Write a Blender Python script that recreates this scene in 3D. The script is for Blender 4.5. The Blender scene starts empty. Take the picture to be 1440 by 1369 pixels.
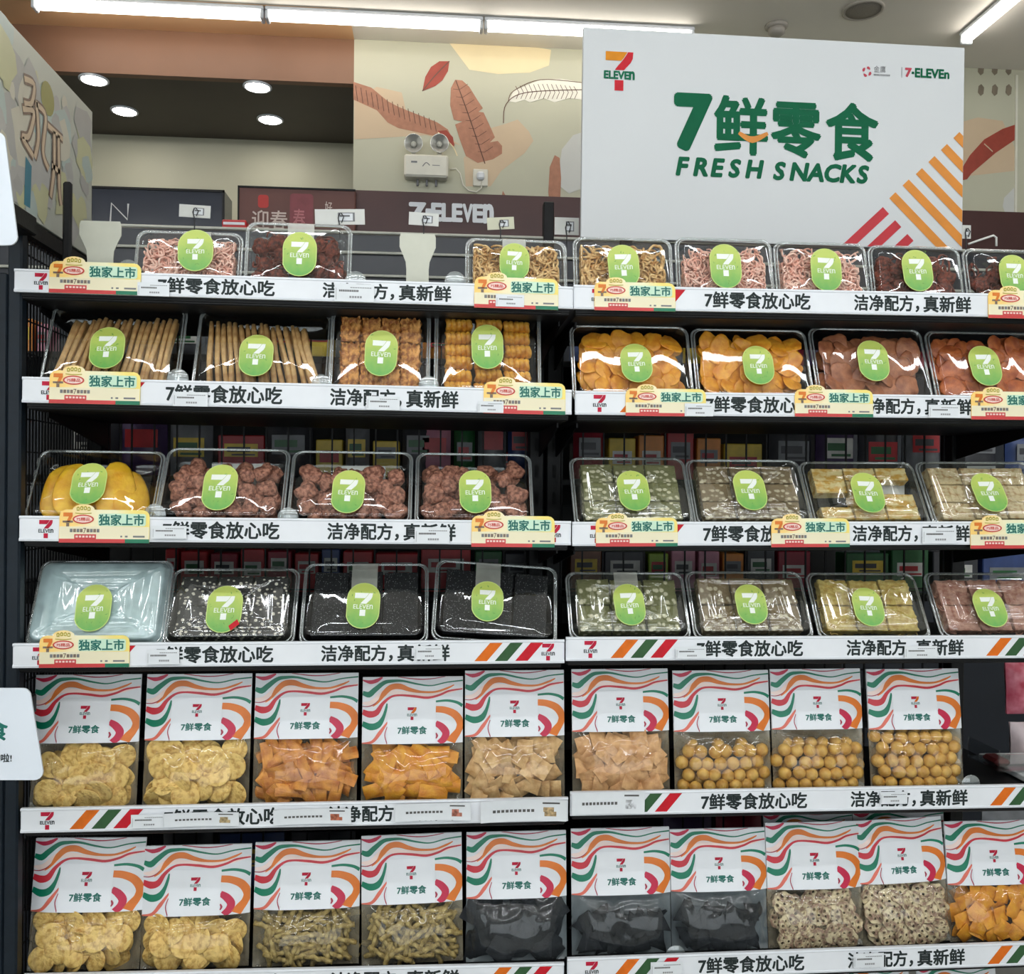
import bpy, math, random
from mathutils import Vector, Matrix, noise

S = bpy.context.scene
C = S.collection
R = math.radians
rnd = random.Random(7)

# ------------------------------------------------------------------ camera
F, CX, CY = 1300.0, 720.0, 684.5          # focal length and centre in pixels of the 1440x1369 frame
TH, RO = R(4.7), 0.0075                   # yaw towards the right, slight roll
CAM = Vector((0.0, -1.54, 1.45))
FWD = Vector((math.sin(TH), math.cos(TH), 0))
RT0 = Vector((math.cos(TH), -math.sin(TH), 0))
UP0 = Vector((0, 0, 1))
RT = RT0 * math.cos(RO) + UP0 * math.sin(RO)
UP = UP0 * math.cos(RO) - RT0 * math.sin(RO)
cd = bpy.data.cameras.new('camera'); cd.sensor_fit = 'HORIZONTAL'; cd.sensor_width = 36
cd.lens = F / 1440 * 36; cd.clip_start = .05; cd.clip_end = 50
cam = bpy.data.objects.new('camera', cd); C.objects.link(cam)
B = -FWD
cam.matrix_world = Matrix(((RT.x, UP.x, B.x, CAM.x), (RT.y, UP.y, B.y, CAM.y), (RT.z, UP.z, B.z, CAM.z), (0, 0, 0, 1)))
S.camera = cam

w = bpy.data.worlds.new('world'); S.world = w; w.use_nodes = True
w.node_tree.nodes['Background'].inputs[0].default_value = (.8, .85, .9, 1)
w.node_tree.nodes['Background'].inputs[1].default_value = .25
S.view_settings.view_transform = 'Standard'; S.view_settings.look = 'None'
S.view_settings.exposure = 0.3; S.view_settings.gamma = 1; S.view_settings.use_curve_mapping = False
S.cycles.transparent_max_bounces = 40; S.cycles.max_bounces = 8; S.cycles.glossy_bounces = 4
S.cycles.sample_clamp_indirect = 6; S.cycles.caustics_reflective = False; S.cycles.caustics_refractive = False

LAMP_FRONT, LAMP_BACK = 23.0, 8.0         # tube brightness before and behind the shelving
FILL_GLOW = 1.3  # strength of the unseen fill panel added at the front wall
COOL, WARM = (.93, .97, 1.0), (1.0, .95, .86)

def ray(px, py):
    return FWD + RT * ((px - CX) / F) - UP * ((py - CY) / F)
def P(px, py, Y=0.0):                     # the point of the vertical plane y = Y seen at that place
    d = ray(px, py); return CAM + d * ((Y - CAM.y) / d.y)
def PZ(px, py, Z):                        # the point of the level plane z = Z
    d = ray(px, py); return CAM + d * ((Z - CAM.z) / d.z)
def PX(px, py, X):
    d = ray(px, py); return CAM + d * ((X - CAM.x) / d.x)
def proj(p):
    v = Vector(p) - CAM; z = v.dot(FWD); return CX + F * v.dot(RT) / z, CY - F * v.dot(UP) / z

# ------------------------------------------------------------------ materials
def lin(c):
    c = c / 255
    return c / 12.92 if c <= .04045 else ((c + .055) / 1.055) ** 2.4
def col(r, g, b): return (lin(r), lin(g), lin(b), 1)
MATS = {}
def pm(name, rgb, rough=.5, var=.06, scale=40, bump=0, spec=.5, metal=0, rgb2=None, lo=.35, hi=.65, detail=3, coord='Object', bscale=None, trans=0, vor=False):
    """principled surface whose colour and relief come from noise"""
    if name in MATS: return MATS[name]
    m = bpy.data.materials.new(name); m.use_nodes = True; nt = m.node_tree; N = nt.nodes; L = nt.links
    b = N['Principled BSDF']; b.inputs['Roughness'].default_value = rough; b.inputs['Metallic'].default_value = metal
    b.inputs['Specular IOR Level'].default_value = spec
    if trans: b.inputs['Subsurface Weight'].default_value = trans; b.inputs['Subsurface Radius'].default_value = (.01, .006, .003)
    tc = N.new('ShaderNodeTexCoord')
    if vor:
        n = N.new('ShaderNodeTexVoronoi'); n.inputs['Scale'].default_value = scale; out = n.outputs['Distance']
    else:
        n = N.new('ShaderNodeTexNoise'); n.inputs['Scale'].default_value = scale; n.inputs['Detail'].default_value = detail; out = n.outputs[0]
    L.new(tc.outputs[coord], n.inputs['Vector'])
    cr = N.new('ShaderNodeValToRGB'); c = col(*rgb)
    c2 = col(*rgb2) if rgb2 else tuple(max(0, x * (1 - var * 2)) for x in c[:3]) + (1,)
    cr.color_ramp.elements[0].position = lo; cr.color_ramp.elements[0].color = c2
    cr.color_ramp.elements[1].position = hi; cr.color_ramp.elements[1].color = c
    L.new(out, cr.inputs[0]); L.new(cr.outputs[0], b.inputs['Base Color'])
    if bump:
        bn = N.new('ShaderNodeTexNoise'); bn.inputs['Scale'].default_value = bscale or scale * 2; bn.inputs['Detail'].default_value = 4
        L.new(tc.outputs[coord], bn.inputs['Vector'])
        bp = N.new('ShaderNodeBump'); bp.inputs['Strength'].default_value = bump; bp.inputs['Distance'].default_value = .003
        L.new(bn.outputs[0], bp.inputs['Height']); L.new(bp.outputs[0], b.inputs['Normal'])
    MATS[name] = m; return m
def grad(name, stops, axis='Z', rough=.45, noise_amt=.12):
    """printed colour run along one axis of the thing itself, with blotches"""
    if name in MATS: return MATS[name]
    m = bpy.data.materials.new(name); m.use_nodes = True; nt = m.node_tree; N = nt.nodes; L = nt.links
    b = N['Principled BSDF']; b.inputs['Roughness'].default_value = rough
    tc = N.new('ShaderNodeTexCoord'); sp = N.new('ShaderNodeSeparateXYZ'); L.new(tc.outputs['Generated'], sp.inputs[0])
    nz = N.new('ShaderNodeTexNoise'); nz.inputs['Scale'].default_value = 6; L.new(tc.outputs['Generated'], nz.inputs['Vector'])
    ma = N.new('ShaderNodeMath'); ma.operation = 'MULTIPLY_ADD'; L.new(nz.outputs[0], ma.inputs[0]); ma.inputs[1].default_value = noise_amt
    L.new(sp.outputs[axis], ma.inputs[2])
    cr = N.new('ShaderNodeValToRGB'); e = cr.color_ramp.elements
    while len(e) < len(stops): e.new(.5)
    for i, (p, c) in enumerate(stops): e[i].position = p; e[i].color = col(*c)
    L.new(ma.outputs[0], cr.inputs[0]); L.new(cr.outputs[0], b.inputs['Base Color'])
    MATS[name] = m; return m
def clear(name, tint=(1, 1, 1), gain=1.6, base=.02, rough=.04, milky=0, milk=(225, 235, 235)):
    """thin clear plastic: what lies behind shows through, lamps mirror in it"""
    if name in MATS: return MATS[name]
    m = bpy.data.materials.new(name); m.use_nodes = True; nt = m.node_tree; N = nt.nodes; L = nt.links
    N.remove(N['Principled BSDF']); out = N['Material Output']
    tr = N.new('ShaderNodeBsdfTransparent'); tr.inputs[0].default_value = tint + (1,)
    gl = N.new('ShaderNodeBsdfGlossy'); gl.inputs['Roughness'].default_value = rough; gl.inputs[0].default_value = (1, 1, 1, 1)
    ge = N.new('ShaderNodeNewGeometry'); dt = N.new('ShaderNodeVectorMath'); dt.operation = 'DOT_PRODUCT'
    L.new(ge.outputs['Normal'], dt.inputs[0]); L.new(ge.outputs['Incoming'], dt.inputs[1])
    ab = N.new('ShaderNodeMath'); ab.operation = 'ABSOLUTE'; L.new(dt.outputs['Value'], ab.inputs[0])
    iv = N.new('ShaderNodeMath'); iv.operation = 'SUBTRACT'; iv.inputs[0].default_value = 1; iv.use_clamp = True; L.new(ab.outputs[0], iv.inputs[1])
    pw = N.new('ShaderNodeMath'); pw.operation = 'POWER'; pw.inputs[1].default_value = 4; L.new(iv.outputs[0], pw.inputs[0])
    ma = N.new('ShaderNodeMath'); ma.operation = 'MULTIPLY_ADD'; ma.use_clamp = True
    L.new(pw.outputs[0], ma.inputs[0]); ma.inputs[1].default_value = gain * .55; ma.inputs[2].default_value = base + .04 * gain
    mx = N.new('ShaderNodeMixShader'); L.new(ma.outputs[0], mx.inputs[0]); L.new(gl.outputs[0], mx.inputs[2])
    src = tr
    if milky:
        tc = N.new('ShaderNodeTexCoord'); nz = N.new('ShaderNodeTexNoise'); nz.inputs['Scale'].default_value = 25
        L.new(tc.outputs['Object'], nz.inputs['Vector'])
        mr = N.new('ShaderNodeMapRange'); mr.inputs[1].default_value = .3; mr.inputs[2].default_value = .7
        mr.inputs[3].default_value = milky * .6; mr.inputs[4].default_value = milky; L.new(nz.outputs[0], mr.inputs[0])
        df = N.new('ShaderNodeBsdfDiffuse'); df.inputs[0].default_value = col(*milk)
        m2 = N.new('ShaderNodeMixShader'); L.new(mr.outputs[0], m2.inputs[0]); L.new(tr.outputs[0], m2.inputs[1]); L.new(df.outputs[0], m2.inputs[2]); src = m2
    L.new(src.outputs[0], mx.inputs[1]); L.new(mx.outputs[0], out.inputs[0])
    MATS[name] = m; return m
def glow(name, rgb, strength):
    if name in MATS: return MATS[name]
    m = bpy.data.materials.new(name); m.use_nodes = True; b = m.node_tree.nodes['Principled BSDF']
    b.inputs['Base Color'].default_value = (.8, .8, .8, 1); b.inputs['Emission Color'].default_value = rgb + (1,)
    b.inputs['Emission Strength'].default_value = strength; MATS[name] = m; return m

# ------------------------------------------------------------------ mesh builder
def rrect(x0, x1, z0, z1, r, n=5):
    o = []
    for cx, cz, a in ((x1 - r, z0 + r, -90), (x1 - r, z1 - r, 0), (x0 + r, z1 - r, 90), (x0 + r, z0 + r, 180)):
        for i in range(n + 1):
            t = R(a + 90 * i / n); o.append((cx + r * math.cos(t), cz + r * math.sin(t)))
    return o
GL = {}
def glyphs(s, off):
    k = (s, off)
    if k not in GL:
        cu = bpy.data.curves.new('lettering', 'FONT'); cu.body = s; cu.offset = off; cu.resolution_u = 3
        cu.dimensions = '2D'; cu.fill_mode = 'BOTH'
        o = bpy.data.objects.new('lettering', cu); C.objects.link(o)
        dg = bpy.context.evaluated_depsgraph_get(); me = bpy.data.meshes.new_from_object(o.evaluated_get(dg))
        vs = [(v.co.x, v.co.y) for v in me.vertices]; fs = [tuple(p.vertices) for p in me.polygons]
        bpy.data.meshes.remove(me); bpy.data.objects.remove(o); bpy.data.curves.remove(cu)
        xs = [v[0] for v in vs]; ys = [v[1] for v in vs]
        GL[k] = (vs, fs, min(xs), max(xs), min(ys), max(ys))
    return GL[k]
class MB:
    def __init__(s): s.v = []; s.f = []; s.m = []; s.s = []
    def add(s, vs, fs, mi=0, M=None, smooth=False):
        k = len(s.v)
        s.v += [(M @ Vector(v))[:] for v in vs] if M is not None else [tuple(v) for v in vs]
        for f in fs: s.f.append(tuple(i + k for i in f)); s.m.append(mi); s.s.append(smooth)
    def box(s, x0, x1, y0, y1, z0, z1, mi=0, M=None, ch=0):
        if ch:
            ch = min(ch, (x1 - x0) * .45, (y1 - y0) * .45, (z1 - z0) * .45)
            vs, fs = [], []
            X, Y, Z = (x0, x1), (y0, y1), (z0, z1)
            idx = {}
            for i in (0, 1):
                for j in (0, 1):
                    for k in (0, 1):
                        sx, sy, sz = (1 - 2 * i) * ch, (1 - 2 * j) * ch, (1 - 2 * k) * ch
                        for ax, p in enumerate(((X[i], Y[j] + sy, Z[k] + sz), (X[i] + sx, Y[j], Z[k] + sz), (X[i] + sx, Y[j] + sy, Z[k]))):
                            idx[i, j, k, ax] = len(vs); vs.append(p)
            q = lambda *a: [idx[t] for t in a]
            for i in (0, 1):
                f = q((i, 0, 0, 0), (i, 1, 0, 0), (i, 1, 1, 0), (i, 0, 1, 0)); fs.append(f if i else f[::-1])
                f = q((0, i, 0, 1), (0, i, 1, 1), (1, i, 1, 1), (1, i, 0, 1)); fs.append(f if i else f[::-1])
                f = q((0, 0, i, 2), (1, 0, i, 2), (1, 1, i, 2), (0, 1, i, 2)); fs.append(f if i else f[::-1])
            for j in (0, 1):
                for k in (0, 1):
                    for e in ((lambda t: (t, j, k, 1), lambda t: (t, j, k, 2)), (lambda t: (j, t, k, 0), lambda t: (j, t, k, 2)), (lambda t: (j, k, t, 0), lambda t: (j, k, t, 1))):
                        fs.append(q(e[0](0), e[0](1), e[1](1), e[1](0)))
            for i in (0, 1):
                for j in (0, 1):
                    for k in (0, 1): fs.append(q((i, j, k, 0), (i, j, k, 1), (i, j, k, 2)))
            s.add(vs, fs, mi, M); return
        vs = [(x, y, z) for x in (x0, x1) for y in (y0, y1) for z in (z0, z1)]
        s.add(vs, [(0, 1, 3, 2), (4, 6, 7, 5), (0, 4, 5, 1), (2, 3, 7, 6), (0, 2, 6, 4), (1, 5, 7, 3)], mi, M)
    def poly(s, pts, y=0, mi=0, M=None):
        s.add([(p[0], y, p[1]) for p in pts], [tuple(range(len(pts)))], mi, M)
    def prism(s, pts, y0, y1, mi=0, M=None, mi_side=None):
        n = len(pts)
        vs = [(p[0], y0, p[1]) for p in pts] + [(p[0], y1, p[1]) for p in pts]
        s.add(vs, [tuple(range(n)), tuple(range(2 * n - 1, n - 1, -1))], mi, M)
        s.add(vs, [(i, n + i, n + (i + 1) % n, (i + 1) % n) for i in range(n)], mi if mi_side is None else mi_side, M)
    def grid(s, fn, nu, nv, mi=0, M=None, smooth=True):
        vs = [fn(i / nu, j / nv) for j in range(nv + 1) for i in range(nu + 1)]
        s.add(vs, [(j * (nu + 1) + i, j * (nu + 1) + i + 1, (j + 1) * (nu + 1) + i + 1, (j + 1) * (nu + 1) + i) for j in range(nv) for i in range(nu)], mi, M, smooth)
    def loft(s, rings, mi=0, M=None, smooth=True, cap0=False, cap1=False, closed=True):
        n = len(rings[0]); vs = [p for r in rings for p in r]; fs = []
        for j in range(len(rings) - 1):
            for i in range(n if closed else n - 1):
                a, b = j * n + i, j * n + (i + 1) % n; fs.append((a, b, b + n, a + n))
        if cap0: fs.append(tuple(range(n - 1, -1, -1)))
        if cap1: fs.append(tuple(range((len(rings) - 1) * n, len(rings) * n)))
        s.add(vs, fs, mi, M, smooth)
    def tube(s, pts, r, n=6, mi=0, M=None, closed=False, smooth=True):
        pts = [Vector(p) for p in pts]; rings = []; m = len(pts)
        prev = None
        for i, p in enumerate(pts):
            a = pts[(i - 1) % m] if closed or i else p; b = pts[(i + 1) % m] if closed or i < m - 1 else p
            t = (b - a).normalized()
            if prev is None:
                u = t.cross(Vector((0, 0, 1)));  u = t.cross(Vector((0, 1, 0))) if u.length < .2 else u
            else: u = prev - t * prev.dot(t)
            u.normalize(); prev = u; v = t.cross(u); rr = r[i] if isinstance(r, (list, tuple)) else r
            rings.append([tuple(p + (u * math.cos(2 * math.pi * k / n) + v * math.sin(2 * math.pi * k / n)) * rr) for k in range(n)])
        if closed: rings.append(rings[0])
        s.loft(rings, mi, M, smooth, not closed, not closed)
    def lathe(s, prof, n=24, mi=0, M=None, smooth=True):      # profile of (radius, y): axis along y
        s.loft([[(r * math.cos(2 * math.pi * k / n), y, r * math.sin(2 * math.pi * k / n)) for k in range(n)] for r, y in prof], mi, M, smooth, True, True)
    def ribbon(s, pts, hw, y=0, mi=0, fy=None, sub=5, M=None):
        """a painted stroke through pts in the xz plane, hw its half width at each point"""
        P_, W_ = [], []
        n = len(pts)
        for i in range(n - 1):
            p0, p1, p2, p3 = pts[max(i - 1, 0)], pts[i], pts[i + 1], pts[min(i + 2, n - 1)]
            for k in range(sub):
                t = k / sub
                c = lambda a, b, c_, d: .5 * (2 * b + (c_ - a) * t + (2 * a - 5 * b + 4 * c_ - d) * t * t + (3 * b - a - 3 * c_ + d) * t ** 3)
                P_.append((c(p0[0], p1[0], p2[0], p3[0]), c(p0[1], p1[1], p2[1], p3[1])))
                W_.append(hw[i] * (1 - t) + hw[i + 1] * t if isinstance(hw, (list, tuple)) else hw)
        P_.append(pts[-1]); W_.append(hw[-1] if isinstance(hw, (list, tuple)) else hw)
        vs = []
        for i, p in enumerate(P_):
            a, b = P_[max(i - 1, 0)], P_[min(i + 1, len(P_) - 1)]
            dx, dz = b[0] - a[0], b[1] - a[1]; l = math.hypot(dx, dz) or 1; nx, nz = -dz / l, dx / l
            for sg in (1, -1):
                x, z = p[0] + sg * nx * W_[i], p[1] + sg * nz * W_[i]
                vs.append((x, (fy(x, z) if fy else 0) + y, z))
        s.add(vs, [(2 * i + 1, 2 * i + 3, 2 * i + 2, 2 * i) for i in range(len(P_) - 1)], mi, M)
    def text(s, t, x0, z0, wd=None, ht=None, y=0, mi=0, off=.0, slant=0, fy=None, M=None):
        """off: how much each stroke is fattened, in parts of the letter height"""
        nn = 0 if off < .004 else 14 if off > .03 else 6
        k = [(0, 0)] + [(math.cos(6.2832 * q / nn), math.sin(6.2832 * q / nn)) for q in range(nn)]
        vs, fs, xa, xb, ya, yb = glyphs(t, 0)
        sz = ht / (yb - ya) if ht else wd / (xb - xa); sx = wd / (xb - xa) if wd else sz
        for n, (i, j) in enumerate(k):
            s.text1(t, x0 + i * off * sx, z0 + j * off * sz, wd, ht, y - n * 2e-6, mi, slant, fy, M)
    def text1(s, t, x0, z0, wd, ht, y, mi, slant, fy, M):
        """lettering whose ink fills wd (or keeps its proportions) and ht from the lower left corner x0, z0"""
        vs, fs, xa, xb, ya, yb = glyphs(t, 0)
        sz = ht / (yb - ya) if ht else wd / (xb - xa)
        sx = wd / (xb - xa) if wd else sz
        out = []
        for x, z in vs:
            zz = (z - ya) * sz; xx = x0 + (x - xa) * sx + slant * zz; zz += z0
            out.append((xx, (fy(xx, zz) if fy else 0) + y, zz))
        s.add(out, fs, mi, M)
    def build(s, name, mats, parent=None, M=None):
        me = bpy.data.meshes.new(name); me.from_pydata(s.v, [], s.f)
        me.polygons.foreach_set('material_index', s.m); me.polygons.foreach_set('use_smooth', s.s)
        for m in (mats if isinstance(mats, (list, tuple)) else [mats]): me.materials.append(m)
        me.update()
        o = bpy.data.objects.new(name, me); C.objects.link(o)
        if parent is not None: o.parent = parent
        if M is not None: o.matrix_world = M if parent is None else o.matrix_world; 
        if M is not None and parent is not None: o.matrix_local = M
        return o
def tag(o, label=None, cat=None, group=None, kind=None):
    if label: o['label'] = label
    if cat: o['category'] = cat
    if group: o['group'] = group
    if kind: o['kind'] = kind
    return o
def empty(name, M, label, cat, group=None):
    o = bpy.data.objects.new(name, None); o.empty_display_size = .05; C.objects.link(o); o.matrix_world = M
    return tag(o, label, cat, group)
def T(x, y, z): return Matrix.Translation((x, y, z))
def RX(a): return Matrix.Rotation(a, 4, 'X')
def RY(a): return Matrix.Rotation(a, 4, 'Y')
def RZ(a): return Matrix.Rotation(a, 4, 'Z')

def logo(mb, cx, z0, h, y, bar, curve, stem, txt, fy=None, off=.03):
    """the numeral with the band of letters across its stem"""
    def pl(pts, mi):
        vs = [(cx + a * h, (fy(cx + a * h, z0 + b * h) if fy else 0) + y, z0 + b * h) for a, b in pts]; mb.add(vs, [tuple(range(len(vs)))], mi)
    pl([(-.36, .77), (.05, .77), (.12, .86), (.205, 1), (-.36, 1)], bar)
    pl([(-.12, .53), (.12, .53), (.19, .61), (.29, .72), (.345, .83), (.36, 1), (.225, 1), (.15, .88), (.07, .765), (-.03, .65)], curve)
    pl([(-.12, 0), (.11, 0), (.11, .27), (-.12, .27)], stem)
    mb.text('ELEVE', cx - .39 * h, z0 + .305 * h, .635 * h, .19 * h, y, txt, off, fy=fy); mb.text('n', cx + .265 * h, z0 + .305 * h, .125 * h, .19 * h, y, txt, off, fy=fy)

# colours used by many things
WHITE = pm('white print', (232, 234, 238), .42, .02, 20)
INK = pm('dark grey ink', (42, 50, 50), .5, .1, 60, spec=.2)
GREEN = pm('deep green ink', (0, 104, 72), .5, .08, 60, spec=.2)
RED = pm('red ink', (200, 30, 44), .5, .08, 60, spec=.2)
CRIM = pm('crimson ink', (190, 32, 62), .5, .08, 60, spec=.2)
ORANGE = pm('orange ink', (226, 112, 30), .5, .08, 60, spec=.2)
OCHRE = pm('amber ink', (216, 136, 22), .5, .06, 60, spec=.2)
OLIVE = pm('dull green ink', (56, 92, 58), .5, .08, 60, spec=.2)
BLACK = pm('black powder coat', (13, 13, 15), .5, .15, 90, bump=.08, spec=.3)
NAVY = pm('navy powder coat', (17, 28, 38), .45, .12, 60, bump=.06, spec=.3)
GREYINK = pm('grey ink', (120, 120, 122), .5, .08, 60)
PLAS = pm('white plastic', (226, 229, 234), .3, .02, 30)
CLEAR = clear('clear plastic')
# ------------------------------------------------------------------ the room
EYE = CAM.z
ZC = EYE + 1.5                                        # ceiling
YW, YB = 1.6, 2.15                                    # printed wall, wall of the recess behind
XL, XR, YF = -2.9, 3.4, -3.6
XO = P(497, 200, YW).x                                # edge of the recess
ZR = EYE + 1.35                                       # recess ceiling
XCR = P(1428, 200, YW).x                              # corner in the printed wall
wallm = pm('greige wallpaper', (192, 190, 168), .6, .03, 3)
CEILM = pm('ceiling paint', (238, 232, 222), .7, .02, 4)
def setting(o): return tag(o, kind='structure')
m = MB(); m.box(XL, XR, YF, YB + .1, -.05, 0); setting(m.build('floor', pm('pale floor tiles', (176, 174, 168), .35, .05, 3)))
m = MB(); m.box(XL, XR, YF, YW + .1, ZC, ZC + .05); setting(m.build('ceiling', CEILM))
m = MB(); m.box(XL - .05, XL, YF, YB + .1, 0, ZC); setting(m.build('wall_left', pm('shop wall', (205, 205, 200), .6, .03, 3)))
m = MB(); m.box(XR, XR + .05, YF, YB + .1, 0, ZC); setting(m.build('wall_right', pm('shop wall', (205, 205, 200), .6, .03, 3)))
m = MB(); m.box(XL, XR, YF - .05, YF, 0, ZC); setting(m.build('wall_front', pm('shop wall', (205, 205, 200), .6, .03, 3)))
m = MB(); m.box(XL, XO + .1, YB, YB + .05, 0, ZC); setting(m.build('wall_recess', pm('olive grey paint', (176, 172, 150), .6, .04, 3)))
m = MB(); m.box(XL, XO, YW + .03, YB, ZR, ZR + .04); setting(m.build('ceiling_recess', pm('dark brown paint', (74, 66, 56), .55, .06, 5)))
m = MB(); m.box(XL, XO, YW, YW + .03, ZR, ZC); setting(m.build('trim_1', pm('brown fascia', (132, 94, 70), .5, .05, 4)))

m = MB(); m.box(XL, XO, (PZ(45, 8, ZC - .03).y + PZ(820, 47, ZC - .03).y) / 2 - .02, YW, ZC - .0018, ZC - .0005); setting(m.build('trim_4', pm('peach ceiling strip', (240, 194, 146), .6, .03, 4)))  # peach strip under the ceiling, from the tube row to the fascia
# unseen glowing panel and frame added to the front wall as frontal fill
m = MB(); m.box(-2.4, 2.6, YF + .002, YF + .012, .5, 2.35); setting(m.build('added_fill_panel', glow('added fill glow', (.86, .95, 1.0), FILL_GLOW)))
m = MB()
for x in (-2.4, -.75, .9, 2.55): m.box(x, x + .05, YF + .012, YF + .04, .45, 2.4, ch=.003)
for z in (.45, 2.35): m.box(-2.4, 2.6, YF + .012, YF + .04, z, z + .05, ch=.003)
setting(m.build('added_panel_frame', BLACK))
# the printed wall: leaves and colour fields are its wallpaper
m = MB()
m.box(XO, XCR, YW, YW + .1, 0, ZC, 0)
def wp(pts, mi, k=1):
    m.poly([(p.x, p.z) for p in (P(x, y, YW - .0006 * k) for x, y in pts)][::-1], YW - .0006 * k, mi)
def stroke(pts, hw, mi, k):
    q = [P(x, y, YW - .0006 * k) for x, y in pts]; sc = (P(600, 200, YW) - P(500, 200, YW)).length / 100
    m.ribbon([(p.x, p.z) for p in q], [h * sc for h in hw] if isinstance(hw, list) else hw * sc, YW - .0006 * k, mi)
wp([(498, 138), (498, 196), (600, 190), (650, 205), (572, 160), (565, 130), (530, 122)], 1, 1)      # peach field behind the long leaf
wp([(652, 222), (655, 262), (690, 262), (705, 240), (738, 215), (750, 198), (744, 185), (728, 168), (708, 175), (690, 180)], 1, 1)
wp([(786, 240), (790, 210), (806, 190), (818, 186), (818, 265), (800, 272), (788, 262)], 5, 2)
wp([(630, 58), (655, 55), (700, 58), (745, 65), (775, 70), (772, 92), (745, 102), (700, 104), (660, 98)], 2, 1)
wp([(594, 128), (598, 108), (606, 94), (618, 86), (632, 86), (630, 100), (622, 113), (612, 121)], 4, 2)           # small red leaf
stroke([(594, 128), (612, 106), (632, 86)], .7, 6, 3)
wp([(497, 115), (522, 123), (545, 142), (560, 150), (590, 162), (615, 172), (630, 182), (640, 204), (634, 200), (624, 192), (606, 190), (560, 180), (545, 172), (530, 155), (497, 140)], 3, 2)
for i in range(16):
    a = i / 16; x = 500 + a * 118; y = 120 + a * 52; stroke([(x, y), (x + 3, y + 22 - 6 * a)], .5, 6, 3)
wp([(615, 184), (628, 183), (637, 193), (639, 206), (630, 200)], 4, 3)
stroke([(616, 186), (636, 205), (643, 219)], .8, 2, 4)
wp([(640, 112), (650, 113), (660, 122), (671, 140), (679, 152), (673, 157), (680, 158), (688, 175), (696, 193), (689, 200), (700, 198), (706, 205), (706, 216), (693, 224), (672, 229), (655, 219), (648, 200), (640, 175), (650, 171), (638, 168), (633, 148), (634, 124)], 3, 2)
stroke([(641, 113), (660, 165), (682, 230)], .7, 6, 3)
for i in range(9):
    y = 126 + i * 11; x = 646 + i * 4.4; stroke([(x, y), (x - 9, y - 1)], .35, 6, 3); stroke([(x, y), (x + 12, y - 8)], .35, 6, 3)
wp([(715, 142), (722, 128), (740, 120), (760, 112), (790, 111), (818, 116), (818, 140), (800, 138), (780, 144), (765, 138), (745, 144), (738, 140), (725, 144)], 7, 2)
stroke([(708, 173), (712, 146), (740, 130), (818, 126)], .6, 6, 3)
for i in range(14):
    x = 730 + i * 6.3; stroke([(x, 130), (x - 5, 121 - 3 * math.sin(i / 4))], .4, 6, 3); stroke([(x, 130), (x - 4, 139)], .4, 6, 3)
stroke([(715, 142), (722, 128), (760, 112), (818, 116)], .5, 6, 3)
wp([(771, 270), (773, 235), (780, 218), (787, 222), (789, 250), (788, 278), (772, 280)], 3, 3)
wp([(705, 278), (707, 268), (713, 278)], 3, 2)
# the part to the right of the board
wp([(1340, 175), (1375, 165), (1410, 170), (1428, 210), (1428, 240), (1340, 250)], 1, 1)
wp([(1350, 254), (1353, 236), (1364, 218), (1384, 196), (1410, 181), (1428, 175), (1428, 196), (1400, 215), (1366, 244), (1360, 252)], 4, 2)
stroke([(1384, 202), (1396, 213)], .8, 1, 3)
for i in range(3):
    for j in range(2):
        x, y = 1379 + i * 19.5, 98 + j * 29; wp([(x - 4, y + 3), (x - 3, y - 6), (x + 1, y - 9), (x + 5, y - 4), (x + 4, y + 5), (x, y + 8)], 8, 2)
wp([(1410, 290), (1412, 278), (1428, 262), (1428, 306), (1416, 306)], 5, 2)
wp([(1396, 306), (1404, 300), (1414, 301), (1412, 306)], 4, 3)
LEAFMATS = [wallm, pm('peach paper', (206, 182, 152), .6, .03, 6), pm('cream paper', (232, 214, 172), .6, .03, 6), pm('rose brown print', (178, 124, 98), .6, .08, 50),
            pm('brick red print', (160, 66, 50), .6, .08, 30), pm('pale grey print', (205, 205, 200), .6, .03, 6), pm('brown line print', (104, 70, 56), .6, .08, 30), pm('ivory print', (232, 228, 214), .6, .03, 20), pm('taupe print', (134, 122, 104), .6, .08, 30)]
setting(m.build('wall_back', LEAFMATS))
# the same paper turns a corner further right
m = MB(); m.box(XCR, XCR + .02, YW - .35, YW, 0, ZC, 1); m.box(XCR, XR, YW - .35, YW - .33, 0, ZC, 0)
MC = MB(); MC.box(XCR, XR, YW, YW + .05, 0, ZC)
setting(MC.build('wall_corner', wallm))
m = MB(); m.box(XCR - .004, XCR + .004, YW - .006, YW, EYE + .6, ZC - .02); setting(m.build('trim_2', pm('ivory edge strip', (225, 222, 206), .5, .03, 20)))
zb1, zb0 = P(600, 272, YW).z, P(600, 345, YW).z
m = MB(); m.box(XO, XCR, YW - .012, YW - .004, zb0 - .3, zb1); m.box(XCR, XR, YW - .012, YW - .004, zb0 - .3, zb1)
setting(m.build('trim_3', pm('maroon wall band', (74, 42, 40), .45, .06, 8)))

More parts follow.
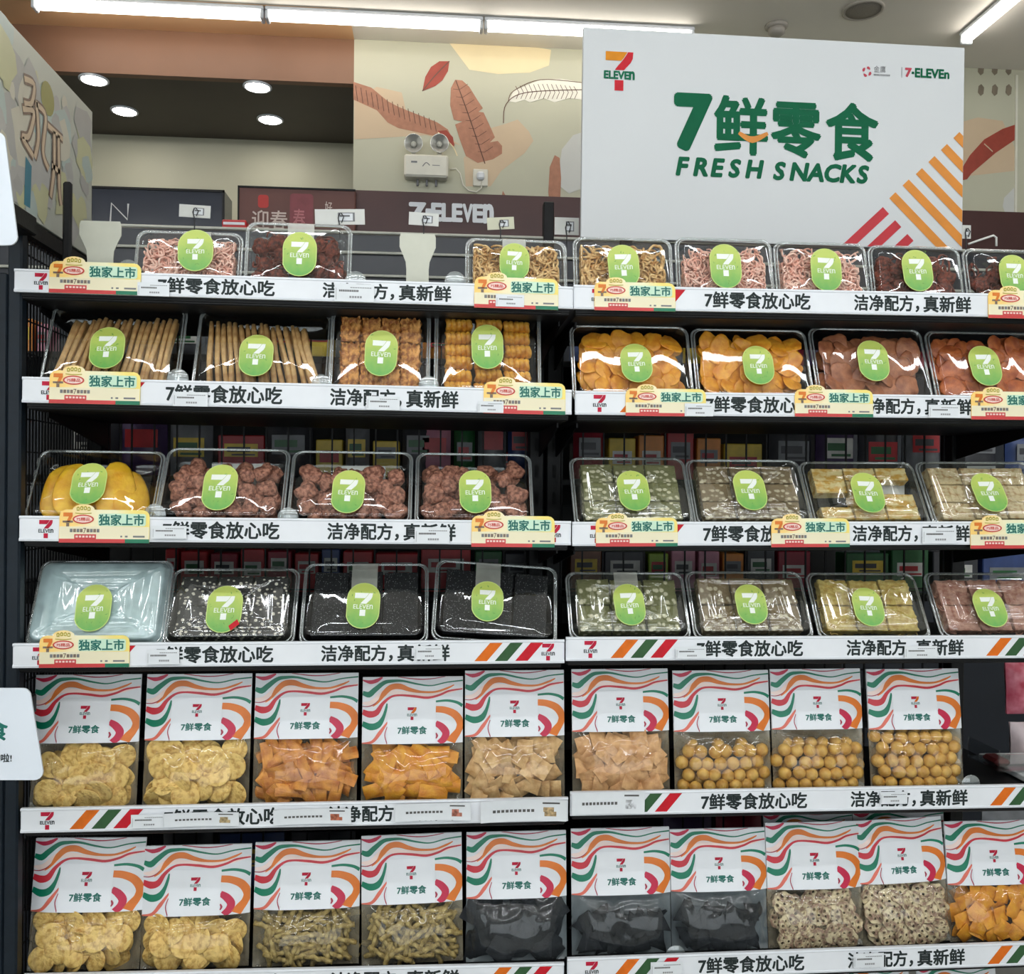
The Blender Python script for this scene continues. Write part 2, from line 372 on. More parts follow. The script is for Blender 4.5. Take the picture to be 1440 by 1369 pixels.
# ------------------------------------------------------------------ lamps on the ceiling
def tube_lamp(p0, p1, label, rgb, strength, group=None, mat=None):
    d = p1 - p0; ln = d.length; a = math.atan2(d.y, d.x)
    e = empty('ceiling_tube_light', T(*((p0 + p1) / 2)) @ RZ(a), label, 'light', group)
    m = MB(); m.box(-ln / 2, ln / 2, -.022, .022, -.012, 0, ch=.003); m.box(-ln / 2, -ln / 2 + .012, -.02, .02, -.04, -.012, ch=.003); m.box(ln / 2 - .012, ln / 2, -.02, .02, -.04, -.012, ch=.003)
    m.build('housing', PLAS, e)
    m = MB(); n = 8
    m.loft([[(x, .019 * math.cos(math.pi * k / n), -.012 - .026 * math.sin(math.pi * k / n)) for k in range(n + 1)] for x in (-ln / 2 + .012, ln / 2 - .012)], closed=False)
    m.build('diffuser', mat or glow('lit tube ' + str(strength), rgb, strength), e)
    return e
zt = ZC - .002
qa, qb = PZ(45, 8, ZC - .03), PZ(820, 47, ZC - .03)
yl = (qa.y + qb.y) / 2; seg = PZ(680, 40, ZC - .03).x - PZ(372, 22, ZC - .03).x
xs = [qa.x, PZ(372, 22, ZC - .03).x, PZ(680, 40, ZC - .03).x]; xs.append(xs[2] + seg)
names = ['long lit ceiling tube at the left end of the row behind the shelves', 'lit ceiling tube in the middle of the row behind the shelves', 'lit ceiling tube partly hidden behind the white sign board']
for i in range(3): tube_lamp(Vector((xs[i] + .002, yl, zt)), Vector((xs[i + 1] - .002, yl, zt)), names[i], WARM, LAMP_BACK, 'lit ceiling tubes behind the shelves')
ra, rb = PZ(1341, 58, ZC - .03), PZ(1440, 5, ZC - .03); rx = (ra.x + rb.x) / 2
tube_lamp(Vector((rx, ra.y, zt)), Vector((rx, ra.y - .9, zt)), 'lit ceiling tube running towards the upper right corner', WARM, LAMP_BACK, None)
# the same fittings continue over the aisle in front of the shelves
for x in (-1.95, -.65, .65, 1.95):
    for y in (-1.1, -1.9, -2.9):
        tube_lamp(Vector((x - .6, y, zt)), Vector((x + .6, y, zt)), 'lit ceiling tube over the aisle in front of the shelves', COOL, LAMP_FRONT, 'ceiling tubes over the aisle')
for i, (x, y) in enumerate(((132, 112), (362, 122), (175, 156), (380, 168))):
    p = PZ(x, y, ZR - .002); rr = .048
    e = empty('recessed_downlight', T(p.x, p.y, ZR - .0005) @ RX(R(-90)), ('left front', 'right front', 'left rear', 'right rear')[i] + ' round downlight lit in the dark recess ceiling', 'light', 'downlights in the dark recess')
    m = MB(); m.lathe([(rr, 0), (rr, .004), (rr * .86, .006), (rr * .82, .003)], 28); m.build('trim_ring', PLAS, e)
    m = MB(); m.lathe([(rr * .83, .002), (rr * .83, .0042), (rr * .4, .005)], 28); m.build('lens', glow('lit downlight', (1, .96, .88), 45), e)
p = PZ(1214, 14, ZC - .004)
e = empty('ceiling_speaker', T(p.x, p.y, ZC - .0005) @ RX(R(-90)), 'round grey ceiling speaker above the white sign board', 'speaker')
m = MB(); m.lathe([(.063, 0), (.063, .006), (.056, .009), (.053, .006)], 32); m.build('ring', pm('warm grey plastic', (176, 168, 158), .5, .03, 30), e)
m = MB(); m.lathe([(.054, .004), (.054, .006), (.03, .008)], 32); m.build('grille', pm('perforated grey', (158, 150, 140), .6, .25, 900), e)
p = PZ(1092, 44, ZC - .02)
e = empty('smoke_detector', T(p.x, p.y, ZC - .0005) @ RX(R(-90)), 'small grey detector on the ceiling just above the sign board', 'detector')
m = MB(); m.lathe([(.036, 0), (.036, .008), (.03, .012)], 24); m.build('base', pm('warm grey plastic', (176, 168, 158), .5, .03, 30), e)
m = MB(); m.lathe([(.028, .011), (.026, .026), (.016, .034)], 24); m.build('sensor_head', pm('warm grey plastic', (176, 168, 158), .5, .03, 30), e)

# ------------------------------------------------------------------ things on the printed wall
a, b = P(569, 223, YW), P(630, 256, YW); cw = b.x - a.x; chh = a.z - b.z
e = empty('emergency_light', T((a.x + b.x) / 2, YW, b.z), 'white twin lamp emergency light fixed to the leaf printed wall', 'light')
IV = pm('ivory plastic', (222, 218, 204), .4, .03, 30)
m = MB(); m.box(-cw / 2, cw / 2, -.05, -.001, 0, chh, ch=.006); m.ribbon([(-.012, chh * .45), (0, chh * .62), (.012, chh * .5)], .0015, -.0506, 1); m.box(.02, .045, -.0506, -.05, chh * .5, chh * .53, 1); m.box(-.05, -.03, -.0506, -.05, chh * .6, chh * .68, 1)
m.build('case', [IV, GREYINK], e)
for px in (582, 618):
    x = P(px, 207, YW).x - (a.x + b.x) / 2; zc = P(px, 207, YW).z - b.z; r = .031
    m = MB(); m.tube([(x, -.025, chh - .002), (x, -.025, zc - r * .8)], .008, 8); h = m.build('lamp_neck', IV, e)
    m = MB(); MM = T(x, -.02, zc) @ RX(R(8))
    m.lathe([(r * .45, .0), (r * .9, -.018), (r, -.03), (r * .94, -.03), (r * .4, -.008)], 24, 0, MM); m.lathe([(r * .3, -.009), (r * .3, -.016), (r * .12, -.02)], 16, 1, MM)
    m.build('lamp_head', [pm('silvered reflector', (214, 212, 204), .18, .03, 30, metal=.6), IV], h)
for k in range(3):
    m = MB(); x = (-.033 + k * .031); m.box(x, x + .008, -.02, -.012, -.022, .001, ch=.002); m.build('bracket', GREYINK, e)
a, b = P(665, 238, YW), P(686, 263, YW)
e = empty('wall_socket', T((a.x + b.x) / 2, YW, b.z), 'square white wall socket with a plug beside the emergency light', 'socket')
hw_, hh_ = (b.x - a.x) / 2, a.z - b.z
m = MB(); m.box(-hw_, hw_, -.008, -.001, 0, hh_, ch=.003); m.build('plate', IV, e)
m = MB(); m.box(-hw_ * .5, hw_ * .5, -.03, -.007, hh_ * .3, hh_ * .75, ch=.006); m.build('plug', PLAS, e)
m = MB(); m.tube([P(x, y, YW - .012) for x, y in ((633, 238), (641, 237), (647, 244), (651, 260), (659, 268), (670, 270), (677, 264), (677, 256))], .0025, 6)
tag(m.build('power_cable', IV), 'thin white cable looping from the emergency light to the socket', 'cable')
# lettering on the maroon band
m = MB(); p0, p1 = P(577, 308, YW - .02), P(694, 311, YW - .02)
e = empty('wall_lettering', T(p0.x, YW - .0125, p0.z), 'raised white shop name lettering on the maroon wall band', 'sign')
wd = p1.x - p0.x; ht = P(600, 288, YW).z - P(600, 311, YW).z
for t, x0, x1 in (('7', 0, .17), ('-', .19, .24)):
    m = MB(); m.text(t, wd * x0, 0 if t == '7' else ht * .4, wd * (x1 - x0), ht if t == '7' else ht * .2, -.003, 0, .05); m.build('letter', PLAS, e)
for i, t in enumerate('ELEVEn'):
    m = MB(); x0 = .26 + i * .125; m.text(t, wd * x0, 0, wd * .105, ht, -.003, 0, .05); m.build('letter', PLAS, e)

m = MB(); m.box(XL + .5, XO - .01, 1.66, 2.1, .0, P(200, 345, 1.75).z, ch=.004)
tag(m.build('back_counter', pm('counter charcoal', (40, 40, 42), .4, .1, 6)), 'dark back counter in the recess carrying the navy panel', 'counter')
# ------------------------------------------------------------------ shelving: rails give each shelf its height and slight tilt
ROWS = ['top', 'second', 'third', 'fourth', 'fifth', 'sixth']
LEFT = [((22, 411), (805, 435), 28, 35), ((33, 566), (803, 583), 36, 34.5), ((29, 760), (802, 766), 35, 34), ((20, 938), (793, 931), 34, 33), ((31, 1169), (798, 1152), 34, 33), ((34, 1402), (792, 1384), 34, 33)]
RIGHT = [((806, 435), (1440, 447), 33, 33), ((808, 583), (1440, 589), 33, 32), ((804, 767), (1440, 765), 34, 32), ((795, 928), (1440, 924), 33, 32), ((801, 1145), (1440, 1133), 33, 32), ((797, 1378), (1440, 1354), 33, 32)]
FR = {}
def frame(bay, i):
    (xa, ya), (xb, yb), ha, hb = (LEFT if bay == 0 else RIGHT)[i]
    a, b = P(xa, ya), P(xb, yb)
    h = ((P(xa, ya - ha) - a).length + (P(xb, yb - hb) - b).length) / 2
    e = (b - a).normalized(); ln = (b - a).length if bay == 0 else .885
    z = Vector((-e.z, 0, e.x))
    M = Matrix(((e.x, 0, z.x, a.x), (0, 1, 0, 0), (e.z, 0, z.z, a.z), (0, 0, 0, 1)))
    FR[bay, i] = (M, ln, h)
for bay in (0, 1):
    for i in range(6): frame(bay, i)
def surf(bay, i, X):                                   # height of the shelf's upper face at world X
    M, ln, h = FR[bay, i]; o = M.translation; return o.z + (X - o.x) * M[2][0] / M[0][0] + .012
print('bay length', [round(FR[0, i][1], 3) for i in range(6)], 'rail height', [round(FR[k][2], 3) for k in FR])
SD = .36
XA = P(8, 700).x; XM = (P(800, 700).x); XE = XM + .9
bayname = ('left bay', 'right bay')
def lattice(mb, x0, x1, y, z0, z1, px, pz, r, M=None):
    n = max(1, round((x1 - x0) / px)); k = max(1, round((z1 - z0) / pz))
    for i in range(n + 1):
        x = x0 + (x1 - x0) * i / n; mb.box(x - r, x + r, y - r, y + r, z0, z1, 0, M)
    for j in range(k + 1):
        z = z0 + (z1 - z0) * j / k; mb.box(x0, x1, y + r, y + 3 * r, z - r, z + r, 0, M)
ztop = surf(0, 0, XA) + .02
zside = PX(90, 340, XA + .02).z
for bay in (0, 1):
    xa, xb = (XA, XM - .003) if bay == 0 else (XM + .003, XE)
    e = empty('shelving_unit', T((xa + xb) / 2, 0, 0), ('black steel shelving bay with wire back at the left, holding six filled shelves', 'black steel shelving bay with wire back under the white sign board')[bay], 'shelving', None)
    ox = (xa + xb) / 2
    for x in (xa + (.0 if bay == 0 else .0), xb - .03):
        m = MB(); m.box(x - ox, x + .03 - ox, SD - .02, SD + .03, 0, ztop + (.0 if bay == 0 else .0), ch=.002)
        for k in range(30): m.box(x + .011 - ox, x + .019 - ox, SD - .0206, SD - .02, .15 + k * .055, .175 + k * .055, 1)
        m.build('upright', [BLACK, pm('slot shadow', (8, 8, 9), .8, .05, 20)], e)
    m = MB(); lattice(m, xa + .035 - ox, xb - .035 - ox, SD + .005, .2, ztop - .03, .043, .17, .0016); m.build('wire_back', BLACK, e)
    m = MB(); m.box(xa - ox, xb - ox, .03, SD + .02, .0, .12, ch=.003); m.build('plinth', BLACK, e)
    for i in range(6):
        M, ln, h = FR[bay, i]; ML = T(-ox, 0, 0) @ M
        m = MB(); m.box(.004, ln - .004, .004, SD - .02, -.010, .012, ch=.002); m.box(.004, ln - .004, .002, .006, -.006, h - .002, ch=.001)
        b = m.build('shelf_board', BLACK, e); b.matrix_local = ML
        for x in (.012, ln - .016):
            k_ = MB(); k_.add([(x, SD - .02, -.06), (x, SD - .02, -.01), (x, .06, -.01), (x, .06, -.018), (x + .003, SD - .02, -.06), (x + .003, SD - .02, -.01), (x + .003, .06, -.01), (x + .003, .06, -.018)],
                   [(0, 1, 2, 3), (7, 6, 5, 4), (0, 3, 7, 4), (1, 5, 6, 2), (3, 2, 6, 7)]); k_.build('bracket', BLACK, e).matrix_local = ML
    m = MB(); m.box(xa - ox, xb - ox, SD - .012, SD + .012, ztop - .025, ztop, ch=.002); m.build('back_rail', BLACK, e)
    if bay == 0:                                       # the open side is a wire panel in a tube frame
        m = MB(); MS = T(xa + .012 - ox, 0, 0) @ RZ(R(90))
        lattice(m, .02, SD - .02, 0, .2, zside, .0125, .055, .0011, MS); m.build('side_grid', BLACK, e)
        m = MB(); m.box(xa - ox, xa + .022 - ox, .0, .022, .0, zside + .004, ch=.003); m.build('front_post', NAVY, e)
        m = MB(); m.box(xa - ox, xa + .022 - ox, .0, SD, zside - .03, zside, ch=.003); m.box(xa - ox, xa + .022 - ox, SD - .022, SD, ztop, zside, ch=.003); m.build('side_rail', BLACK, e)

def fy0(x, z): return 0
def build_rail(bay, i):
    M, ln, h = FR[bay, i]; M = M @ T(0, -.0005, 0)
    e = empty('price_rail', M, f'white printed price rail along the {ROWS[i]} shelf of the {bayname[bay]}', 'price rail', 'white printed price rails')
    m = MB()
    prof = [(.0, .0), (-.006, .0), (-.0068, .003), (-.0045, .006), (-.0045, h - .006), (-.0068, h - .003), (-.006, h), (.0, h)]
    m.loft([[(x, y, z) for y, z in prof] for x in (0, ln)], 0, None, False, True, True)
    m.build('channel', PLAS, e)
    m = MB(); m.box(.002, ln - .002, -.0058, -.0047, .0042, h - .0042, 0)
    y = -.0061; u = lambda f: f * .9
    logo(m, u(.046), h * .12, h * .72, y, 2, 2, 2, 1)
    def stripes(x0):
        for k, mi in enumerate((3, 4, 5)):
            a = x0 + k * .034; d = .026; m.poly([(a, .0045), (a + .021, .0045), (a + .021 + d, h - .0045), (a + d, h - .0045)], y, mi)
    stripes(u(.084)); stripes(u(.818))
    m.text('7鲜零食放心吃', u(.249), h * .15, u(.204), h * .68, y, 1, .03)
    m.text('洁净配方，', u(.540), h * .15, u(.128), h * .68, y, 1, .03)
    m.text('真新鲜', u(.678), h * .15, u(.094), h * .68, y, 1, .03)
    if u(.97) < ln: logo(m, u(.955), h * .12, h * .72, y, 2, 2, 2, 1)
    m.build('printed_card', [WHITE, INK, CRIM, ORANGE, OLIVE, RED], e)
for bay in (0, 1):
    for i in range(6): build_rail(bay, i)

# yellow hang tags clipped over the rails
TAGM = grad('tag print', [(.0, (250, 196, 84)), (.3, (250, 214, 130)), (.5, (246, 232, 190)), (.75, (240, 236, 196)), (1, (244, 222, 120))], 'X', .4, .35)
TAGL = pm('cream tag print', (240, 230, 196), .4, .03, 10)
MINT = pm('mint print', (206, 234, 208), .45, .05, 30)
TEAL = pm('teal ink', (0, 104, 92), .45, .08, 60)
KHAKI = pm('olive ink', (176, 164, 40), .5, .08, 60)
BROWNINK = pm('brown grey ink', (132, 112, 98), .5, .12, 80)
TAGG = pm('tag red band', (206, 62, 62), .45, .06, 30)
TAGV = pm('tag green band', (20, 116, 84), .45, .06, 30)
TAGO = pm('tag orange ink', (222, 120, 30), .45, .06, 30)
TAGR = pm('tag red ink', (200, 62, 48), .45, .06, 30)
def hang_tag(bay, i, xl, xr, yt, yb, label):
    Y = -.009
    a, b = P(xl, (yt + yb) / 2, Y), P(xr, (yt + yb) / 2, Y); w = b.x - a.x
    c0 = P((xl + xr) / 2, yb, Y); hgt = P((xl + xr) / 2, yt, Y).z - c0.z
    M = FR[bay, i][0]; rot = math.atan2(M[2][0], M[0][0])
    e = empty('shelf_tag', T(c0.x, Y, c0.z) @ RY(-rot) @ RX(R(-2)), label, 'shelf tag', 'yellow tags hung on the price rails')
    m = MB(); zb = hgt * .86; r = .011
    out = [(-w / 2, 0), (w / 2, 0)] + [(w / 2 - r + r * math.cos(R(t)), zb - r + r * math.sin(R(t))) for t in (0, 30, 60, 90)]
    bx, bw = -w * .235, w * .115
    out += [(bx + bw * 1.05 * math.cos(R(t)), zb + (hgt - zb) * math.sin(R(t))) for t in (0, 20, 45, 70, 90, 110, 135, 160, 180)]
    out += [(-w / 2 + r + r * math.cos(R(t)), zb - r + r * math.sin(R(t))) for t in (90, 120, 150, 180)]
    m.prism(out, -.0004, .0004, 0)
    y = -.0007; H = hgt
    m.poly([(-w / 2 + .0006, H * .1), (w / 2 - .0006, H * .1), (w / 2 - .0006, H * .42), (-w / 2 + .0006, H * .42)], y, 1)
    m.poly([(-w / 2, 0), (w * .23, 0), (w * .23, H * .1), (-w / 2, H * .1)], y, 2)
    m.poly([(w * .23, 0), (w / 2, 0), (w / 2, H * .1), (w * .23, H * .1)], y, 3)
    m.poly(rrect(-w * .07, w * .46, H * .44, H * .76, .004), y - .0002, 4)
    m.text('独家上市', -w * .06, H * .46, w * .50, H * .28, y - .0005, 5, .03)
    # small numeral mark, red oval and the crown strip above it
    lx, lz, lh = -w * .405, H * .42, H * .36
    for pts, mi in (([(-.36, .72), (.36, .72), (.36, 1), (-.36, 1)], 6), ([(-.12, .3), (.12, .3), (.36, .74), (.08, .74)], 6), ([(-.4, .28), (.4, .28), (.4, .42), (-.4, .42)], 8), ([(-.12, 0), (.11, 0), (.11, .26), (-.12, .26)], 8)):
        m.poly([(lx + q * lh * .9, lz + s * lh) for q, s in pts], y - .0003, mi)
    m.poly([(bx + w * .118 * math.cos(R(t)), H * .61 + H * .12 * math.sin(R(t))) for t in range(0, 360, 15)], y - .0003, 7)
    m.poly([(bx + w * .10 * math.cos(R(t)), H * .61 + H * .088 * math.sin(R(t))) for t in range(0, 360, 15)], y - .0005, 9)
    m.text('7S精品', bx - w * .075, H * .565, w * .15, H * .09, y - .0008, 7, .02)
    for k in range(4):
        x = bx - w * .075 + k * w * .04; zz = H * (.83 + .02 * math.sin(k * 1.05))
        m.poly([(x, zz), (x + w * .03, zz), (x + w * .033, zz + H * .08), (x + w * .015, zz + H * .11), (x - w * .002, zz + H * .08)], y - .0003, 10)
        m.poly([(x + w * .009, zz + H * .025), (x + w * .021, zz + H * .025), (x + w * .021, zz + H * .07), (x + w * .009, zz + H * .07)], y - .0005, 0)
    m.ribbon([(bx - w * .09, H * .77), (bx, H * .755), (bx + w * .09, H * .77)], H * .01, y - .0003, 10)
    for k in range(9):
        x = -w * .38 + k * w * .037
        if k != 4: m.poly([(x, H * .27), (x + w * .03, H * .27), (x + w * .03, H * .36), (x, H * .36)], y - .0003, 8 if k % 2 else 11)
    m.text('7', -w * .232, H * .25, w * .03, H * .13, y - .0003, 8, .02)
    m.poly([(-w * .33, H * .1), (-w * .09, H * .1), (-w * .09, H * .22), (-w * .33, H * .22)], y - .0003, 2)
    for k in range(6): m.poly([(-w * .315 + k * w * .037, H * .135), (-w * .29 + k * w * .037, H * .135), (-w * .29 + k * w * .037, H * .185), (-w * .315 + k * w * .037, H * .185)], y - .0005, 9)
    for x0, x1 in ((.18, .2), (.23, .26), (.32, .45)): m.poly([(w * x0, H * .145), (w * x1, H * .145), (w * x1, H * .19), (w * x0, H * .19)], y - .0003, 11)
    m.build('card', [TAGM, TAGL, TAGG, TAGV, MINT, TEAL, TAGO, TAGR, BROWNINK, pm('pale pink print', (246, 214, 204), .45, .04, 40), KHAKI, GREYINK], e)
    m = MB(); m.box(-.012, .012, .0006, .0016, H * .2, H * .6); m.build('clip', CLEAR, e)
TAGS = [(0, 0, 69, 198, 361, 413, 'below the first white T-shaped card'), (0, 0, 667, 785, 383, 434, 'under the left bay tan shreds box'), (1, 0, 836, 950, 390, 437, 'under the tan shreds below the sign'), (1, 0, 1390, 1506, 402, 448, 'cut by the frame edge'),
        (0, 1, 69, 197, 514, 568, 'under the first box of tan sticks'), (0, 1, 680, 795, 530, 582, 'under the box of golden coils'), (1, 1, 880, 993, 540, 585, 'under the first box of orange slices'), (1, 1, 1118, 1228, 541, 586, 'left of the box of reddish slices'), (1, 1, 1366, 1482, 544, 590, 'cut by the frame edge'),
        (0, 2, 83, 210, 709, 763, 'under the box of yellow slabs'), (0, 2, 663, 780, 718, 769, 'under the last box of brown clusters'), (1, 2, 838, 953, 721, 768, 'under the first box of grey green bars'), (1, 2, 1085, 1195, 722, 769, 'left of the cream bars box'), (1, 2, 1365, 1480, 724, 771, 'cut by the frame edge'),
        (0, 3, 55, 182, 886, 938, 'under the pale blue glaring box')]
for bay, i, xl, xr, yt, yb, wh in TAGS: hang_tag(bay, i, xl, xr, yt, yb, f'yellow tag on the {ROWS[i]} shelf rail, {wh}')

# small price slips stuck on the rails
SLIP = pm('slip paper', (228, 231, 234), .4, .03, 30)
def slip(bay, i, xl, xr, yt, yb, label, pic=None, curl=0):
    Y = -.0105
    a, b = P(xl, (yt + yb) / 2, Y), P(xr, (yt + yb) / 2, Y); w = b.x - a.x
    c0 = P((xl + xr) / 2, yb, Y); h = P((xl + xr) / 2, yt, Y).z - c0.z
    M = FR[bay, i][0]; rot = math.atan2(M[2][0], M[0][0])
    o = MB(); fy = lambda x, z: -curl * (2 * x / w) ** 2 - curl * .6 * ((z / h) ** 2)
    o.grid(lambda u, v: (-w / 2 + w * u, fy(-w / 2 + w * u, h * v) , h * v), 12, 4, 0)
    o.grid(lambda u, v: (w / 2 - w * u, fy(w / 2 - w * u, h * v) + .0005, h * v), 12, 4, 0)
    rr = random.Random(int(xl * 7 + yt))
    def mark(x0, x1, z0, z1, mi):
        n = 4; o.grid(lambda u, v: (x0 + (x1 - x0) * u, fy(x0 + (x1 - x0) * u, z0 + (z1 - z0) * v) - .0003, z0 + (z1 - z0) * v), n, 1, mi)
    if not pic:
        mark(-w * .46, -w * .45, h * .1, h * .75, 2)
        x = -w * .38
        while x < w * .1: mark(x, x + w * .035, h * .55, h * .66, 1); x += w * .045
        x = -w * .1
        while x < w * .42: mark(x, x + w * .05, h * .76, h * .81, 2); x += w * .06
        x = -w * .12
        while x < w * .16: mark(x, x + w * .05, h * .2, h * .32, 2); x += w * .065
    else:
        x = -w * .36
        while x < w * .1: mark(x, x + w * .035, h * .42, h * .55, 1); x += w * .05
        for k in range(7):
            a0 = w * (.24 + .03 * (k % 4)) + rr.uniform(-.01, .01) * w; z0 = h * (.22 + .2 * (k // 4)); mark(a0, a0 + w * .05, z0, z0 + h * .22, 3)
        mark(w * .22, w * .42, h * .8, h * .88, 1)
    ob = o.build('price_slip', [SLIP, pm('dark print', (92, 90, 88), .5, .1, 80), pm('faint print', (150, 150, 152), .5, .1, 80), pm('snack picture ' + str(pic), pic or (180, 120, 90), .5, .3, 200)], None, T(c0.x, Y, c0.z) @ RY(-rot))
    tag(ob, label, 'price label', 'paper price slips')
SL = [(0, 0, 193, 238, 397, 416, 'right of the first yellow tag'), (0, 0, 470, 526, 399, 424, 'over the second slogan'), (0, 0, 697, 737, 414, 431, 'stuck on the yellow tag'),
      (0, 1, 243, 292, 551, 571, 'over the first slogan'), (0, 1, 515, 562, 557, 576, 'over the second slogan'), (0, 1, 672, 708, 564, 580, "at the yellow tag's foot"), (1, 1, 963, 1003, 567, 585, 'right of the first yellow tag'), (1, 1, 1306, 1350, 569, 587, "covering the slogan's end"),
      (0, 2, 213, 262, 739, 757, 'right of the yellow tag'), (0, 2, 583, 632, 741, 764, "covering the slogan's end"), (1, 2, 1297, 1345, 742, 764, "covering the slogan's end"),
      (0, 3, 206, 252, 913, 934, 'before the first slogan'), (0, 3, 583, 622, 908, 927, "covering the slogan's end"), (1, 3, 950, 993, 909, 926, 'at the start of the slogan'), (1, 3, 1272, 1318, 908, 925, 'over the last slogan'),
      (0, 4, 184, 232, 1145, 1164, 'right of the three stripes'), (1, 4, 1238, 1276, 1113, 1130, 'over the last slogan'),
      (1, 5, 915, 960, 1352, 1372, 'right of the three stripes'), (1, 5, 1200, 1243, 1340, 1360, 'over the last slogan')]
for bay, i, a, b, c_, d, wh in SL: slip(bay, i, a, b, c_, d, f'white price slip, {ROWS[i]} shelf rail, {bayname[bay]}, {wh}')
slip(0, 4, 232, 337, 1141, 1161, 'curled paper label covering the first slogan on the fifth shelf rail', (200, 176, 130), .004)
slip(0, 4, 385, 494, 1136, 1158, 'curled paper label with a reddish picture on the fifth shelf rail, under the orange strips', (196, 110, 80), .004)
slip(0, 4, 556, 662, 1128, 1153, 'curled paper label with a pinkish picture on the fifth shelf rail, left bay', (206, 130, 110), .005)
slip(0, 4, 676, 796, 1123, 1154, 'curled paper label with tan picture, right end of the left bay fifth rail', (206, 176, 130), .007)
slip(1, 4, 804, 906, 1113, 1144, 'wide blank white label over the logo on the fifth shelf rail, right bay', (226, 228, 232), .003)
# clear round discs that hold the tags
for k, (bay, i, px, py, wh) in enumerate([(0, 1, 250, 525, 'right of the first box of tan sticks'), (0, 1, 452, 533, 'between the sticks and the brown blocks'), (0, 1, 603, 535, 'between the brown blocks and the golden coils'), (0, 2, 218, 715, 'between yellow slabs and brown clusters'), (0, 2, 405, 720, 'between the first two boxes of brown clusters'), (0, 0, 180, 372, 'right of the first T-shaped card'), (0, 0, 500, 388, 'right of the dark brown shreds'), (0, 0, 640, 388, 'left of the tan shreds'), (1, 4, 1365, 1095, 'at the empty right end'), (1, 5, 950, 1335, 'between the two pouches of black chips')]):
    p = P(px, py + 8, .012); m = MB(); m.lathe([(.017, -.0006), (.0175, 0), (.017, .0006)], 28); m.box(-.004, .004, -.0008, .0008, -.03, -.01)
    tag(m.build('clear_disc', clear('disc plastic', (.9, .94, .94), 2.2, .06, .12, .22), None, T(*p)), f'clear round disc, {ROWS[i]} shelf rail, {wh}', 'shelf disc', 'clear discs on the rails')
# ------------------------------------------------------------------ snack pieces (a few meshes of each kind, copied one by one)
def nz(v, s, seed=0): return noise.noise(Vector((v[0] * s + seed * 7.3, v[1] * s - seed * 3.1, v[2] * s + seed * 1.7)))
def mesh_of(mb, name, mats, disp=None):
    if disp: mb.v = [disp(Vector(v)) for v in mb.v]
    o = mb.build(name, mats); me = o.data; bpy.data.objects.remove(o); return me
def ico(mb, r, sub=2, mi=0, sc=(1, 1, 1)):
    import bmesh
    b = bmesh.new(); bmesh.ops.create_icosphere(b, subdivisions=sub, radius=r); b.verts.ensure_lookup_table()
    mb.add([(v.co.x * sc[0], v.co.y * sc[1], v.co.z * sc[2]) for v in b.verts], [tuple(v.index for v in f.verts) for f in b.faces], mi, None, True); b.free()
def pillow(mb, w, h, t, n=6, seed=0, warp=.0, edge=.0, mi=0, curl=0):
    """thin rectangular cracker with soft edges, lying in xz"""
    def f(u, v, sg):
        x, z = (u - .5) * w, (v - .5) * h
        k = (1 - abs(2 * u - 1) ** 6) * (1 - abs(2 * v - 1) ** 6)
        y = warp * nz((x, 0, z), 1.6 / max(w, h), seed) + sg * t * (.25 + .75 * k) + curl * (2 * u - 1) ** 2
        e = edge * nz((x, sg, z), 3 / max(w, h), seed + 9)
        return (x + e, y + .12 * t * nz((x, y, z), 400, seed), z + e)
    mb.grid(lambda u, v: f(u, v, -1), n, n, mi); mb.grid(lambda u, v: f(1 - u, v, 1), n, n, mi)
    rim = [(i / n, 0) for i in range(n)] + [(1, i / n) for i in range(n)] + [(1 - i / n, 1) for i in range(n)] + [(0, 1 - i / n) for i in range(n)]
    mb.loft([[f(u, v, -1) for u, v in rim], [f(u, v, 1) for u, v in rim]], mi)
KINDS = {}
def kind(k, meshes): KINDS[k] = meshes
M_CHIP = pm('golden cracker', (242, 204, 120), .6, .1, 120, bump=.7, rgb2=(200, 150, 70), lo=.34, hi=.54, bscale=260)
def chip(seed):
    m = MB(); r = .0225; n = 22
    def pt(rr, a, sg):
        q = rr * r * (1 + .04 * noise.noise(Vector((math.cos(a) * 1.5, math.sin(a) * 1.5, seed * 3.3))))
        x, z = q * math.cos(a), q * math.sin(a)
        return (x, sg * .0022 * (1 - rr ** 6 * .8) + .0016 * nz((x, 0, z), 60, seed) + .0008 * nz((x, sg, z), 220, seed) + .0035 * (x / r) ** 2 * (seed % 3 - 1), z)
    rs = [.08, .3, .55, .78, .93, 1]
    m.loft([[pt(q, 2 * math.pi * k / n, -1) for k in range(n)] for q in rs] + [[pt(q, 2 * math.pi * k / n, 1) for k in range(n)] for q in rs[::-1]], 0, None, True, True, True)
    return mesh_of(m, 'round_cracker', M_CHIP)
kind('round_cracker', [chip(i) for i in range(4)])
def pil(name, mat, w, h, t, n, k, warp, edge, curl=0, wv=.12):
    out = []
    for i in range(k):
        m = MB(); s = 1 + rnd.uniform(-wv, wv); pillow(m, w * s, h * (1 + rnd.uniform(-wv, wv)), t, n, i + len(name), warp, edge, 0, curl * rnd.uniform(-1, 1)); out.append(mesh_of(m, name, mat))
    kind(name, out)
pil('orange_strip', pm('orange strip', (230, 156, 64), .45, .1, 45, bump=.4, rgb2=(174, 92, 34), bscale=300), .021, .050, .0028, 6, 5, .004, .001, .004)
pil('amber_strip', pm('amber strip', (234, 164, 40), .5, .1, 50, bump=.35, rgb2=(210, 122, 24), bscale=300), .023, .046, .0028, 6, 5, .004, .001, .004)
pil('amber_chip', pm('amber strip', (234, 164, 40)), .030, .028, .0028, 6, 4, .003, .001, .003)
